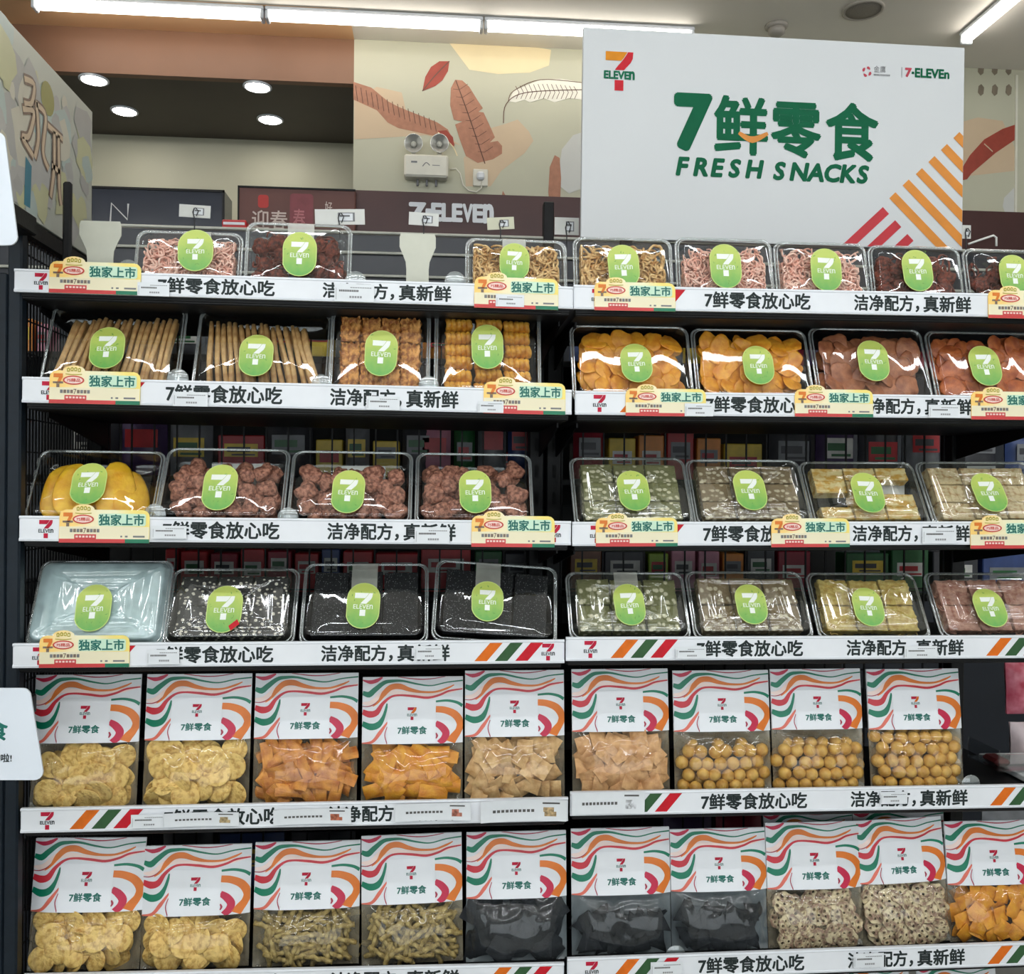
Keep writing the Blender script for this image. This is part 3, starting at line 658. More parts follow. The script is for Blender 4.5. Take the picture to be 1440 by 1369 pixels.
pil('square_cracker', pm('tan cracker', (230, 190, 134), .6, .1, 60, bump=.3, rgb2=(190, 140, 84), bscale=300), .029, .029, .0018, 6, 5, .003, .0006, .003)
pil('pale_cracker', pm('rosy tan cracker', (228, 178, 124), .6, .1, 60, bump=.3, rgb2=(186, 130, 78), bscale=300), .030, .030, .0018, 6, 5, .003, .0006, .003)
M_BLK = pm('black cracker', (36, 38, 42), .7, .2, 60, bump=.3, spec=.2, rgb2=(20, 21, 24), bscale=260)
pil('black_cracker', M_BLK, .052, .050, .0018, 6, 4, .007, .001, .006)
def tri(seed):
    m = MB(); a = .05; pts = [(-a / 2, -a * .4), (a / 2, -a * .42), (a * .02, a * .5)]
    def f(u, v, sg):
        p = [pts[0][k] * (1 - u) * (1 - v) + pts[1][k] * u * (1 - v) + pts[2][k] * v for k in (0, 1)]
        return (p[0], sg * .0014 + .009 * nz((p[0], 0, p[1]), 32, seed), p[1])
    m.grid(lambda u, v: f(u, v, -1), 6, 6); m.grid(lambda u, v: f(1 - u, v, 1), 6, 6)
    return mesh_of(m, 'black_triangle_chip', M_BLK)
kind('black_triangle_chip', [tri(i) for i in range(4)])
M_BALL = pm('golden ball', (222, 176, 88), .5, .1, 50, bump=.35, rgb2=(190, 134, 52), bscale=240)
def ball(seed):
    m = MB(); ico(m, .0118, 2); return mesh_of(m, 'round_puff', M_BALL, lambda v: (v * (1 + .07 * nz(v, 70, seed) + .03 * nz(v, 220, seed)))[:])
kind('round_puff', [ball(i) for i in range(4)])
M_STK = pm('olive tan stick', (196, 172, 108), .6, .1, 120, bump=.6, rgb2=(136, 112, 58), bscale=320)
def stk(seed):
    m = MB(); n = 12; L_ = .047
    m.tube([(.0006 * math.sin(i * 1.3 + seed), .0005 * math.cos(i * 1.7 + seed), -L_ / 2 + L_ * i / n) for i in range(n + 1)], [.0049 * (.88 + .14 * math.sin(i * 2.1 + seed * 1.4)) for i in range(n + 1)], 7)
    return mesh_of(m, 'crisp_stick', M_STK)
kind('crisp_stick', [stk(i) for i in range(5)])
M_LOT = pm('lotus slice', (224, 206, 168), .55, .1, 90, bump=.4, rgb2=(150, 118, 98), lo=.4, hi=.58, bscale=260)
def lotus(seed):
    cu = bpy.data.curves.new('l', 'CURVE'); cu.dimensions = '2D'; cu.fill_mode = 'BOTH'; cu.extrude = .0014; cu.bevel_depth = .0006; cu.bevel_resolution = 1
    def loop(pts):
        s = cu.splines.new('POLY'); s.points.add(len(pts) - 1); s.use_cyclic_u = True
        for q, p in zip(s.points, pts): q.co = (p[0], p[1], 0, 1)
    r = .0195
    loop([(r * (1 + .05 * math.cos(8 * a + seed)) * math.cos(a), r * (1 + .05 * math.cos(8 * a + seed)) * math.sin(a)) for a in (2 * math.pi * k / 40 for k in range(40))])
    for k in range(8):
        a = 2 * math.pi * k / 8 + .2 * seed; q = .0125 if k % 2 else .0115; hr = .0031 if k % 2 else .0024
        loop([(q * math.cos(a) + hr * 1.2 * math.cos(b), q * math.sin(a) + hr * math.sin(b)) for b in (-2 * math.pi * j / 10 for j in range(10))])
    loop([(.003 * math.cos(b), .003 * math.sin(b)) for b in (-2 * math.pi * j / 10 for j in range(10))])
    o = bpy.data.objects.new('l', cu); C.objects.link(o); dg = bpy.context.evaluated_depsgraph_get()
    me = bpy.data.meshes.new_from_object(o.evaluated_get(dg)); bpy.data.objects.remove(o); bpy.data.curves.remove(cu)
    for v in me.vertices:
        x, y, z = v.co; v.co = (x, z + .004 * nz((x, 0, y), 40, seed) + .003 * (x / r) ** 2, y)
    me.materials.clear(); me.materials.append(M_LOT); me.name = 'lotus_slice'; return me
kind('lotus_slice', [lotus(i) for i in range(4)])
M_BST = pm('baked stick', (214, 174, 116), .5, .08, 60, bump=.25, rgb2=(176, 130, 78), bscale=200)
def bst(seed):
    m = MB(); n = 10; L_ = .135
    m.tube([(.0015 * math.sin(i * .5 + seed), .001 * math.cos(i * .6 + seed), L_ * i / n) for i in range(n + 1)], [.0048 * (.9 + .1 * math.sin(i * .8 + seed)) * (1 if 0 < i < n else .8) for i in range(n + 1)], 10)
    return mesh_of(m, 'baked_stick', M_BST)
kind('baked_stick', [bst(i) for i in range(4)])
def blob(name, mat, r, sc, k, a1, f1, a2, f2, sub=3):
    out = []
    for i in range(k):
        m = MB(); ico(m, r, sub, 0, sc); out.append(mesh_of(m, name, mat, lambda v: (v * (1 + a1 * nz(v, f1, i) + a2 * nz(v, f2, i + 5)))[:]))
    kind(name, out)
blob('orange_slice', pm('dried orange flesh', (244, 172, 52), .4, .1, 60, bump=.4, rgb2=(214, 126, 26), bscale=160, trans=.15), .0225, (1, .13, .86), 6, .3, 52, .1, 150, 3)
blob('reddish_slice', pm('dried reddish flesh', (186, 120, 82), .4, .1, 60, bump=.4, rgb2=(136, 74, 48), bscale=160, trans=.15), .026, (1, .15, .9), 6, .3, 45, .1, 140, 3)
blob('amber_red_slice', pm('dried amber red flesh', (206, 116, 62), .4, .1, 60, bump=.4, rgb2=(154, 68, 36), bscale=160, trans=.15), .024, (1, .15, .9), 6, .3, 45, .1, 140, 3)
blob('yellow_slab', pm('yellow dried fruit', (252, 200, 48), .42, .06, 40, bump=.25, rgb2=(230, 160, 22), bscale=160, trans=.1), .047, (.72, .13, 1.25), 4, .16, 26, .03, 120, 3)
blob('brown_cluster', pm('sugared brown', (196, 136, 112), .55, .1, 150, bump=1, rgb2=(116, 66, 50), lo=.36, hi=.6, bscale=420), .0165, (1.1, .8, .95), 6, .42, 70, .16, 190, 3)
blob('dark_tuft', pm('dark red brown shreds', (136, 60, 38), .55, .15, 160, bump=1, rgb2=(64, 24, 16), bscale=340), .016, (1.05, .8, .95), 5, .5, 75, .28, 210, 3)
def slabs(name, mat, w, h, t, k=3, a=.0012, f=180, ch=.002, n=14):
    out = []
    for i in range(k):
        m = MB()
        def fn(v):
            d = Vector((v.x / w * 2, v.y / t * 2, v.z / h * 2)); q = a * nz(v, f, i) + a * .8 * nz(v, f * 2.6, i + 3)
            return (v + d.normalized() * q)[:]
        g = lambda sx, sy, sz: None
        W, H_, D_ = w / 2, h / 2, t / 2; c = ch
        m.grid(lambda u, v: (-W + w * u, -D_ * (1 if min(u, 1 - u, v, 1 - v) > .02 else .8), -H_ + h * v), n, n); m.grid(lambda u, v: (W - w * u, D_, -H_ + h * v), n, 4)
        for sg in (-1, 1):
            m.grid(lambda u, v: (sg * W, (-D_ * .8 + D_ * 1.8 * u) * sg, -H_ + h * v), 4, n); m.grid(lambda u, v: (-W + w * u, (-D_ * .8 + D_ * 1.8 * v) * -sg * -1 if sg > 0 else (D_ - D_ * 1.8 * v), sg * H_), n, 4)
        out.append(mesh_of(m, name, mat, fn))
    kind(name, out)
BW, BH = .053, .042
slabs('nutty_bar', pm('grey green nougat', (118, 118, 74), .5, .1, 100, bump=.8, rgb2=(216, 210, 178), lo=.28, hi=.46, bscale=260, vor=True), BW, BH * 1.1, .02)
slabs('silver_green_bar', pm('grey brown nougat', (132, 112, 80), .5, .1, 100, bump=.8, rgb2=(208, 196, 166), lo=.26, hi=.46, bscale=260, vor=True), BW, BH * 1.1, .02)
slabs('cream_bar', pm('cream biscuit bar', (228, 208, 148), .55, .1, 70, bump=.6, rgb2=(206, 158, 60), lo=.4, hi=.56, bscale=240), BW * .94, BH, .02)
slabs('tan_bar', pm('tan cream biscuit bar', (214, 194, 150), .55, .1, 110, bump=.5, rgb2=(180, 140, 90), lo=.36, hi=.52, bscale=240), BW * .94, BH, .02)
slabs('seed_bar', pm('black and white seeds', (30, 28, 30), .5, .1, 120, bump=.8, rgb2=(226, 220, 204), lo=.26, hi=.36, bscale=300, vor=True), BW * 1.03, BH * 1.6, .02)
slabs('black_sesame_bar', pm('black sesame', (22, 23, 26), .5, .1, 280, bump=1, rgb2=(150, 152, 152), lo=.12, hi=.26, bscale=700, vor=True), BW * 1.08, BH * 3.0, .02)
slabs('pale_bar', pm('pale nougat', (196, 206, 200), .5, .1, 130, bump=.5, rgb2=(140, 150, 140), lo=.45, hi=.55, bscale=260), BW, BH * 1.5, .02)
slabs('brown_brittle', pm('orange brown brittle', (232, 166, 90), .45, .1, 90, bump=1, rgb2=(158, 88, 34), lo=.38, hi=.6, bscale=240), BW * .76, BH * 1.0, .02, 4, .006, 150)
slabs('straw_bar', pm('straw coloured floss', (224, 202, 120), .6, .1, 90, bump=.8, rgb2=(190, 152, 66), bscale=300), BW * .95, BH * 1.5, .018, 3, .003, 120)
slabs('rosy_bar', pm('rosy floss', (206, 158, 136), .6, .1, 90, bump=.8, rgb2=(168, 108, 92), bscale=300), BW * .95, BH * 1.5, .018, 3, .003, 120)
M_COIL = pm('golden coil', (246, 186, 70), .45, .1, 60, bump=.4, rgb2=(186, 112, 24), bscale=200)
def coil(seed):
    m = MB()
    for k in range(5):
        x = (k - 2) * .0078
        m.tube([(x + .003 * math.sin(t * 2) * .3, .011 * math.cos(t), .0095 * math.sin(t) + .0008 * math.sin(3 * t + seed + k)) for t in (2 * math.pi * j / 14 for j in range(14))], .0046, 8, closed=True)
    m.tube([(-.017, 0, 0), (.017, 0, 0)], .008, 8)
    return mesh_of(m, 'golden_coil', M_COIL, lambda v: (v * (1 + .1 * nz(v, 120, seed)))[:])
kind('golden_coil', [coil(i) for i in range(3)])

def piece(k, M, label, cat, group, rr):
    me = rr.choice(KINDS[k]); o = bpy.data.objects.new(k, me); C.objects.link(o); o.matrix_world = M
    return tag(o, label, cat, group)
def scatter(rr, n, x0, x1, z0, z1, d, inside=None, tries=4000):
    out = []
    for _ in range(tries):
        if len(out) >= n: break
        p = (rr.uniform(x0, x1), rr.uniform(z0, z1))
        if inside and not inside(*p): continue
        if all((p[0] - q[0]) ** 2 + (p[1] - q[1]) ** 2 > d * d for q in out): out.append(p)
    return out

# ------------------------------------------------------------------ clear snack boxes
STK = grad('oval sticker', [(.1, (88, 164, 74)), (.45, (132, 178, 78)), (.95, (184, 200, 92))], 'Z', .4, .3)
STW = pm('white sticker print', (240, 244, 236), .4, .02, 30)
STE = pm('sticker rim', (196, 216, 120), .4, .04, 30)
def make_sticker(parent, x, z, w, h, y, rz, red=False):
    m = MB(); n = w / 2
    def ov(k): return [(n * k * math.cos(R(t)), (h / 2 - n) * (1 if t <= 180 else -1) + n * k * math.sin(R(t))) for t in list(range(0, 181, 15)) + list(range(180, 361, 15))]
    m.prism(ov(1), -.0003, .0003, 2); m.poly(ov(.95), -.0006, 0)
    rr = random.Random(int(x * 1e4) + int(z * 1e4))
    for _ in range(16):
        a, b = rr.uniform(-n * .8, n * .8), rr.uniform(-h * .42, h * .42)
        if abs(a) < n * .5 and abs(b) < h * .25: continue
        t = rr.uniform(0, 6.28); l = rr.uniform(.0015, .004)
        m.poly([(a, b), (a + l * math.cos(t), b + l * math.sin(t)), (a + l * 1.6 * math.cos(t + .5), b + l * 1.6 * math.sin(t + .5))], -.0008, 3)
    logo(m, 0, -h * .23, h * .50, -.0010, 1, 1, 1, 1, off=.0)
    if red: m.poly([(n * .35, -h * .36), (n * .8, -h * .22), (n * .95, -h * .32), (n * .5, -h * .46)], -.0012, 4)
    o = m.build('oval_sticker', [STK, STW, STE, pm('sticker leaf ink', (104, 160, 66), .4, .1, 30), RED], parent)
    o['label'] = 'green oval sticker with white lettering'; o.matrix_local = T(x, y, z) @ RY(rz)
def rr3(w, h, r, y, zc, n=9):
    return [(a, y, b + zc) for a, b in rrect(-w / 2, w / 2, -h / 2, h / 2, r, n)]
BOXM = {'plain': clear('box plastic', (.97, .985, .98), 1.1, .01, .03), 'film': clear('crinkled film', (.97, .98, .97), 2.8, .0, .06, .03, (214, 218, 200)),
        'milky': clear('film with painted glare', (.9, .98, .98), 2.2, .04, .06, .72, (216, 242, 244)), 'tray': clear('tray plastic', (.93, .95, .95), 1.3, .015, .05), 'rim': clear('rim plastic', (.9, .93, .93), 2.8, .08, .05, .3, (230, 236, 236))}  # milky entry: a bluish white reflection painted into the film colour
def make_box(bay, row, idx, xl, xr, yt, tilt, label, wrap='plain', amp=.0012, fr=20, st=None, seal=False, rolz=0, card=None, dpt=.046):
    ys = (yt + 100)
    strip_y = proj(FR[bay, row][0] @ Vector((.4, 0, FR[bay, row][2])))[1]
    a, b = P(xl, strip_y, .05), P(xr, strip_y, .05); w = (b.x - a.x) * .985; X = (a.x + b.x) / 2
    D = dpt; t = R(tilt); zs = surf(bay, row, X); Y0 = .016; z0 = zs + D * math.sin(t) + .0012
    lo, hi = .06, .32
    for _ in range(40):
        L = (lo + hi) / 2
        if proj((X, Y0 + L * math.sin(t), z0 + L * math.cos(t)))[1] > yt: lo = L
        else: hi = L
    rz_ = math.atan2(FR[bay, row][0][2][0], FR[bay, row][0][0][0])
    M = T(X, Y0, z0) @ RY(-rz_ + R(rolz)) @ RX(-t)
    e = empty('snack_box', M, label, 'snack box', None)
    zc = L / 2; r = .016; seed = idx + row * 10 + bay * 50
    rim_y = D * .42
    m = MB(); m.loft([rr3(w, L, r, rim_y, zc), rr3(w - .006, L - .006, r, rim_y + .003, zc), rr3(w - .016, L - .016, r, D - .004, zc), rr3(w - .022, L - .022, r * .9, D, zc), rr3(w * .4, L * .4, r * .3, D, zc), rr3(w * .01, L * .01, .0002, D, zc)], 0)
    m.build('tray', BOXM['tray'], e)
    m = MB(); m.tube(rr3(w, L, r, rim_y - .001, zc), .0022, 6, closed=True); m.tube(rr3(w - .007, L - .007, r, rim_y - .005, zc), .0014, 6, closed=True); m.build('rim', BOXM['rim'], e)
    def yw(x, z, k):
        s1 = nz((x, 0, z), fr, seed)
        if wrap == 'plain': return amp * (s1 + .35 * nz((x, 0, z), fr * 2.7, seed + 4)) - .004 * (1 - (2 * x / w) ** 2) * (1 - (2 * (z - zc) / L) ** 2)
        rg = 1 - abs(nz((x + .3 * z, 0, z), fr * 1.1, seed)) * 2.4; rg2 = 1 - abs(nz((x - .5 * z, 1, z), fr * 2.1, seed + 8)) * 2.4
        rg3 = 1 - abs(nz((x * .7 + .4 * z, 2, z), 70, seed + 12)) * 2.4
        return amp * 1.5 * (s1 * 1.3 - .8 * max(0, rg) ** 3 - .55 * max(0, rg2) ** 3 - .28 * max(0, rg3) ** 3)
    m = MB(); n = 9 if wrap == 'plain' else 15
    rings = [rr3(w - .001, L - .001, r, rim_y - .001, zc, n), rr3(w - .006, L - .006, r, rim_y - .003, zc, n), rr3(w - .014, L - .014, r, .004, zc, n), rr3(w - .018, L - .018, r * .95, .0008, zc, n)]
    if wrap != 'plain':
        rings = [[(x + .0012 * nz((x, y, z), 170, seed), y + .001 * nz((x, y, z), 150, seed + 2), z + .0012 * nz((x, y, z), 170, seed + 5)) for x, y, z in q] for q in rings]
    wi, li = w - .022, L - .022; NR = 14 if wrap == 'plain' else 28
    for k in range(NR):
        f = 1 - k / NR; q = rr3(wi * f, li * f, max(r * .9 * f, .0002), 0, zc, n)
        rings.append([(x, yw(x, z, f) * min(1, (1 - f) * 6 + .15), z) for x, y, z in q])
    rings.append([(x * .01, yw(0, zc, 0), zc + (z - zc) * .01) for x, y, z in rings[-1]])
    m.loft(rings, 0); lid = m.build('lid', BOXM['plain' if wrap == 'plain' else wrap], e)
    sx, sy, sw, sh = st
    p = P(sx, sy, Y0 + .4 * L * math.sin(t)); q = M.inverted() @ p; dq = (M.inverted() @ CAM) - q; q = q - dq * (q.y / dq.y)
    ppm = (proj(M @ Vector((q.x + .01, 0, q.z)))[0] - proj(M @ Vector((q.x, 0, q.z)))[0]) / .01
    pz = -(proj(M @ Vector((q.x, 0, q.z + .01)))[1] - proj(M @ Vector((q.x, 0, q.z)))[1]) / .01
    ymin = min(yw(q.x + a * .01, q.z + b * .01, 0) for a in (-2, -1, 0, 1, 2) for b in (-2, -1, 0, 1, 2))
    make_sticker(lid, q.x, q.z, sw / ppm, sh / pz, min(0, ymin) - .0012, R(-2 + (seed * 37 % 5)), red=(bay, row, idx) == (0, 3, 1))
    if seal:
        m = MB(); sw2 = sw / ppm * .78
        m.grid(lambda u, v: (q.x - sw2 / 2 + sw2 * u, *( (lambda s: (-.0009 + 0 * s, q.z + (L - .008 - q.z) * s) if s < 1 else (0, 0))(v * .999))), 2, 4)
        m.grid(lambda u, v: (q.x - sw2 / 2 + sw2 * u, -.0009 + rim_y * 1.05 * v, L - .008 + .0085 * math.sin(v * 1.57)), 2, 5)
        o = m.build('seal_strip', clear('paper seal', (.95, .95, .95), 1.2, .02, .3, .5, (226, 226, 214)), lid)
    if card:
        cx, cy, cw_, ch_ = card
        m = MB(); qs = []
        for sgx, sgy in ((0, 1), (1, 1), (1, 0), (0, 0)):
            pp = (M.inverted() @ P(cx + sgx * cw_, cy + sgy * ch_, Y0 + .06)); dd = (M.inverted() @ CAM) - pp; pp = pp - dd * ((pp.y - D + .0012) / dd.y); qs.append(pp)
        m.add([tuple(v) for v in qs] + [(v.x, v.y + .0006, v.z) for v in qs], [(0, 1, 2, 3), (7, 6, 5, 4), (0, 4, 5, 1), (1, 5, 6, 2), (2, 6, 7, 3), (3, 7, 4, 0)])
        m.build('paper_label', pm('label paper', (228, 228, 222), .5, .02, 30), e)
    return M, w, L, D, seed
def fill_shreds(bx, name, mat, label, cat, group, two=True, n=480, rad=.0017, z1=.9, curl=.011):
    M, w, L, D, seed = bx; rr = random.Random(seed); m = MB()
    ax, az = w / 2 - .0135, L - .012
    for k in range(n):
        x = rr.uniform(-ax, ax); z = .012 + rr.random() * (az * z1 - .012) * (1 - .25 * (x / ax) ** 4 + .1 * nz((x, 0, 0), 40, seed))
        y = D * .30 + rr.random() * D * .52; pts = [Vector((x, y, z))]
        a, b = rr.uniform(0, 6.28), rr.uniform(-.5, .5); da = rr.uniform(-.9, .9)
        for j in range(9):
            a += da + rr.uniform(-.4, .4); st = curl * .42
            p = pts[-1] + Vector((st * math.cos(a), st * .5 * math.sin(b + j), st * math.sin(a)))
            p.x = max(-ax, min(ax, p.x)); p.z = max(.01, min(az, p.z)); p.y = max(D * .28, min(D * .9, p.y)); pts.append(p)
        m.tube(pts, [rad * rr.uniform(.7, 1.2)] * 10, 5, 0)
    o = m.build(name, mat, None, M); tag(o, label, cat, group, 'stuff'); return o
def put(bx, k, x, z, y, rot, tx, ty, label, cat, group, rr, sc=1):
    M = bx[0] @ T(x, y, z) @ RZ(tx) @ RX(ty) @ RY(rot) @ Matrix.Scale(sc, 4)
    return piece(k, M, label, cat, group, rr)
def fill_pieces(bx, k, label, cat, group, n, d, z1=.9, tilt=.4, layers=2, spin=True, sc=1, size=.02):
    M, w, L, D, seed = bx; rr = random.Random(seed + 3)
    hx = w / 2 - .0125 - size * .85
    for ly in range(layers):
        y = D * (.42 + .36 * ly / max(1, layers - 1)) if layers > 1 else D * .5
        for x, z in scatter(rr, n, -hx, hx, .012 + size, (L - .010) * z1 - size * .6, d):
            put(bx, k, x, z, y + rr.uniform(-.003, .003), rr.uniform(0, 6.28) if spin else rr.uniform(-.15, .15), rr.uniform(-tilt, tilt), rr.uniform(-tilt, tilt), label, cat, group, rr, sc * rr.uniform(.9, 1.08))
def fill_grid(bx, k, label, cat, group, nx, nz_, bw, bh, z0=.012, jit=.001, y=.5, skip=(), fit=True, tilt=.03):
    M, w, L, D, seed = bx; rr = random.Random(seed + 5)
    iw, ih = w - .032, L - .028
    for i in range(nx):
        for j in range(nz_):
            if (i, j) in skip: continue
            x = -iw / 2 + iw * (i + .5) / nx; z = .014 + ih * (j + .5) / nz_
            o = put(bx, k, x + rr.uniform(-jit, jit), z + rr.uniform(-jit, jit), D * y, rr.uniform(-.03, .03), rr.uniform(-tilt, tilt), rr.uniform(-tilt, tilt), label, cat, group, rr)
            o.matrix_world = o.matrix_world @ Matrix.Diagonal((iw / nx * .95 / bw, 1, ih / nz_ * .95 / bh, 1))
def nm(bay, row, i, what): return f'clear snack box of {what}, {("first", "second", "third", "fourth", "fifth")[i]} on the {ROWS[row]} shelf, {bayname[bay]}'
def inb(bay, row, i, what): return f'{what} in the {("first", "second", "third", "fourth", "fifth")[i]} box of the {ROWS[row]} shelf, {bayname[bay]}'
SB = 'snack piece'
PINK = pm('pink shreds', (254, 216, 198), .55, .08, 90, rgb2=(236, 170, 150)); TAN = pm('tan shreds', (246, 210, 150), .55, .08, 90, rgb2=(186, 132, 70))
DARK = pm('dark brown shreds', (140, 66, 46), .55, .15, 90, rgb2=(70, 28, 20)); YEL = pm('straw shreds', (226, 200, 120), .55, .1, 90, rgb2=(190, 150, 70)); ROSY = pm('rosy shreds', (214, 164, 142), .55, .1, 90, rgb2=(176, 112, 96))
def box_row(bay, row, specs):
    for i, s in enumerate(specs):
        xl, xr, yt, tilt, st, what, fill, kw = s
        bx = make_box(bay, row, i, xl, xr, yt, tilt, nm(bay, row, i, what), st=st, **kw)
        fill(bx, bay, row, i)
def shred(mat, what, **k):
    return lambda bx, b, r, i: fill_shreds(bx, what.replace(' ', '_'), mat, inb(b, r, i, 'heap of ' + what), 'shredded snack', None, **k)
def pcs(kd, what, n, d, **k):
    return lambda bx, b, r, i: fill_pieces(bx, kd, inb(b, r, i, what), SB, inb(b, r, i, what + 's'), n, d, **k)
def grd(kd, what, nx, nz_, bw, bh, **k):
    return lambda bx, b, r, i: fill_grid(bx, kd, inb(b, r, i, what), SB, inb(b, r, i, what + 's'), nx, nz_, bw, bh, **k)
def sticks(lean):
    def f(bx, b, r, i):
        M, w, L, D, seed = bx; rr = random.Random(seed)
        for ly in range(2):
            n = 17
            for k in range(n):
                u = (k + .5) / n; x = -w / 2 + .017 + (w - .034) * u + rr.uniform(-.002, .002); ln = (L - .03) / .135
                ang = lean * (.22 - .1 * u) + rr.uniform(-.03, .03) if lean > 0 else lean * (.08 + .2 * u) + rr.uniform(-.03, .03)
                x0 = x - math.tan(ang) * .07; x0 = max(-w / 2 + .016, min(w / 2 - .016, x0))
                ang = max(math.atan((-w / 2 + .015 - x0) / (L - .03)), min(math.atan((w / 2 - .015 - x0) / (L - .03)), ang))
                o = put(bx, 'baked_stick', x0, .013, D * (.42 + .24 * ly), ang, 0, 0, inb(b, r, i, 'thin tan baked stick'), SB, inb(b, r, i, 'tan sticks'), rr)
                o.matrix_world = o.matrix_world @ Matrix.Diagonal((1, 1, ln * rr.uniform(.94, 1) * math.cos(ang), 1))
    return f
def slabfill(bx, b, r, i):
    M, w, L, D, seed = bx; rr = random.Random(seed); sc = (L - .03) / .118
    for k in range(6):
        u = k / 5; x = -w / 2 + .046 + (w - .092) * u
        o = put(bx, 'yellow_slab', x, L * .47 - .002 * k, D * (.4 + .3 * (.5 + .5 * math.cos(k * 2.4))), rr.uniform(-.12, .05), rr.uniform(-.2, .2) + (.6 if k > 2 else .25), rr.uniform(-.1, .1), inb(b, r, i, 'flat yellow slab'), SB, inb(b, r, i, 'yellow slabs'), rr, sc * rr.uniform(.96, 1.06))
def both(f, g): return lambda *a: (f(*a), g(*a))
box_row(0, 0, [
    (191, 341, 320, 12, (276, 354, 50, 58), 'pink shreds', shred(PINK, 'pink shreds', z1=.95), dict(seal=True)),
    (345, 494, 309, 10, (422, 359, 48, 62), 'dark brown shreds', both(shred(DARK, 'dark brown shreds', n=110), pcs('dark_tuft', 'dark brown tuft', 14, .022, z1=.88, layers=1, size=.012)), dict(seal=True, card=(362, 352, 30, 40))),
    (654, 796, 331, 12, (723, 370, 42, 52), 'tan shreds', shred(TAN, 'tan shreds', rad=.0019, z1=.95), dict(seal=True))])
box_row(1, 0, [
    (806, 945, 329, 12, (876, 376, 44, 60), 'tan shreds', shred(TAN, 'tan shreds', rad=.0022), dict()),
    (950, 1086, 330, 12, (1019, 376, 44, 62), 'pink shreds', shred(PINK, 'pink shreds'), dict()),
    (1089, 1219, 336, 12, (1160, 381, 43, 60), 'pink shreds', shred(PINK, 'pink shreds'), dict()),
    (1222, 1351, 341, 12, (1288, 382, 42, 58), 'dark brown shreds', both(shred(DARK, 'dark brown shreds', n=110), pcs('dark_tuft', 'dark brown tuft', 14, .022, z1=.88, layers=1, size=.012)), dict()),
    (1355, 1492, 346, 12, (1424, 388, 42, 56), 'dark brown shreds', both(shred(DARK, 'dark brown shreds', n=110), pcs('dark_tuft', 'dark brown tuft', 12, .022, z1=.7, layers=1, size=.012)), dict())])
box_row(0, 1, [
    (59, 254, 424, 22, (152, 491, 49, 58), 'tan sticks', sticks(1), dict(amp=.0016)),
    (271, 463, 431, 22, (361, 502, 48, 58), 'tan sticks', sticks(-1), dict(amp=.0016)),
    (463, 604, 431, 14, (536, 498, 46, 64), 'orange brown blocks', grd('brown_brittle', 'orange brown crumbly block', 4, 3, BW * .76, BH, tilt=.12), dict(amp=.0006)),
    (610, 760, 432, 14, (685, 489, 45, 62), 'golden coils', grd('golden_coil', 'golden ridged coil', 3, 6, .042, .026, jit=.002), dict(amp=.0008, card=(670, 527, 24, 14)))])
box_row(1, 1, [
    (804, 974, 452, 20, (894, 512, 44, 54), 'orange slices', pcs('orange_slice', 'thin orange dried slice', 34, .0215, z1=.97, size=.018, layers=3, tilt=.5), dict(amp=.0006)),
    (977, 1142, 457, 20, (1065, 515, 43, 54), 'orange slices', pcs('orange_slice', 'thin orange dried slice', 34, .0215, z1=.97, size=.018, layers=3, tilt=.5), dict(amp=.0006)),
    (1146, 1308, 456, 20, (1226, 509, 43, 57), 'reddish slices', pcs('reddish_slice', 'dull reddish dried slice', 28, .025, layers=3, z1=.95, size=.02), dict(amp=.0014)),
    (1312, 1476, 461, 20, (1383, 516, 43, 56), 'amber red slices', pcs('amber_red_slice', 'amber red dried slice', 30, .0235, layers=3, z1=.95, size=.018), dict(amp=.0012))])
box_row(0, 2, [
    (37, 221, 627, 30, (126, 682, 49, 58), 'yellow slabs', slabfill, dict(amp=.0016)),
    (222, 401, 624, 30, (310, 687, 48, 64), 'brown clusters', pcs('brown_cluster', 'sugared brown cluster', 26, .025, z1=.86, size=.014), dict(amp=.0012, card=(298, 652, 76, 40))),
    (404, 579, 628, 30, (490, 693, 46, 60), 'brown clusters', pcs('brown_cluster', 'sugared brown cluster', 26, .025, z1=.82, size=.014), dict(amp=.002, card=(480, 655, 62, 36))),
    (583, 750, 631, 30, (668, 693, 45, 60), 'brown clusters', pcs('brown_cluster', 'sugared brown cluster', 26, .025, z1=.9, size=.014), dict(amp=.0012))])
box_row(1, 2, [
    (806, 973, 637, 32, (890, 692, 44, 56), 'grey green bars', grd('nutty_bar', 'grey green nut bar', 3, 3, BW, BH * 1.1), dict(wrap='film', amp=.0022)),
    (974, 1139, 640, 32, (1053, 692, 44, 56), 'silvery grey bars', grd('silver_green_bar', 'grey brown nut bar', 3, 3, BW, BH * 1.1), dict(wrap='film', amp=.0032)),
    (1138, 1303, 643, 32, (1219, 694, 43, 56), 'cream bars', grd('cream_bar', 'cream biscuit bar', 3, 4, BW * .94, BH, skip=((2, 2), (0, 1))), dict(wrap='film', amp=.0018, card=(1240, 676, 32, 28))),
    (1306, 1472, 643, 32, (1388, 695, 44, 54), 'tan bars', grd('tan_bar', 'tan biscuit bar', 3, 3, BW * .94, BH), dict(wrap='film', amp=.0026, card=(1360, 655, 40, 20)))])
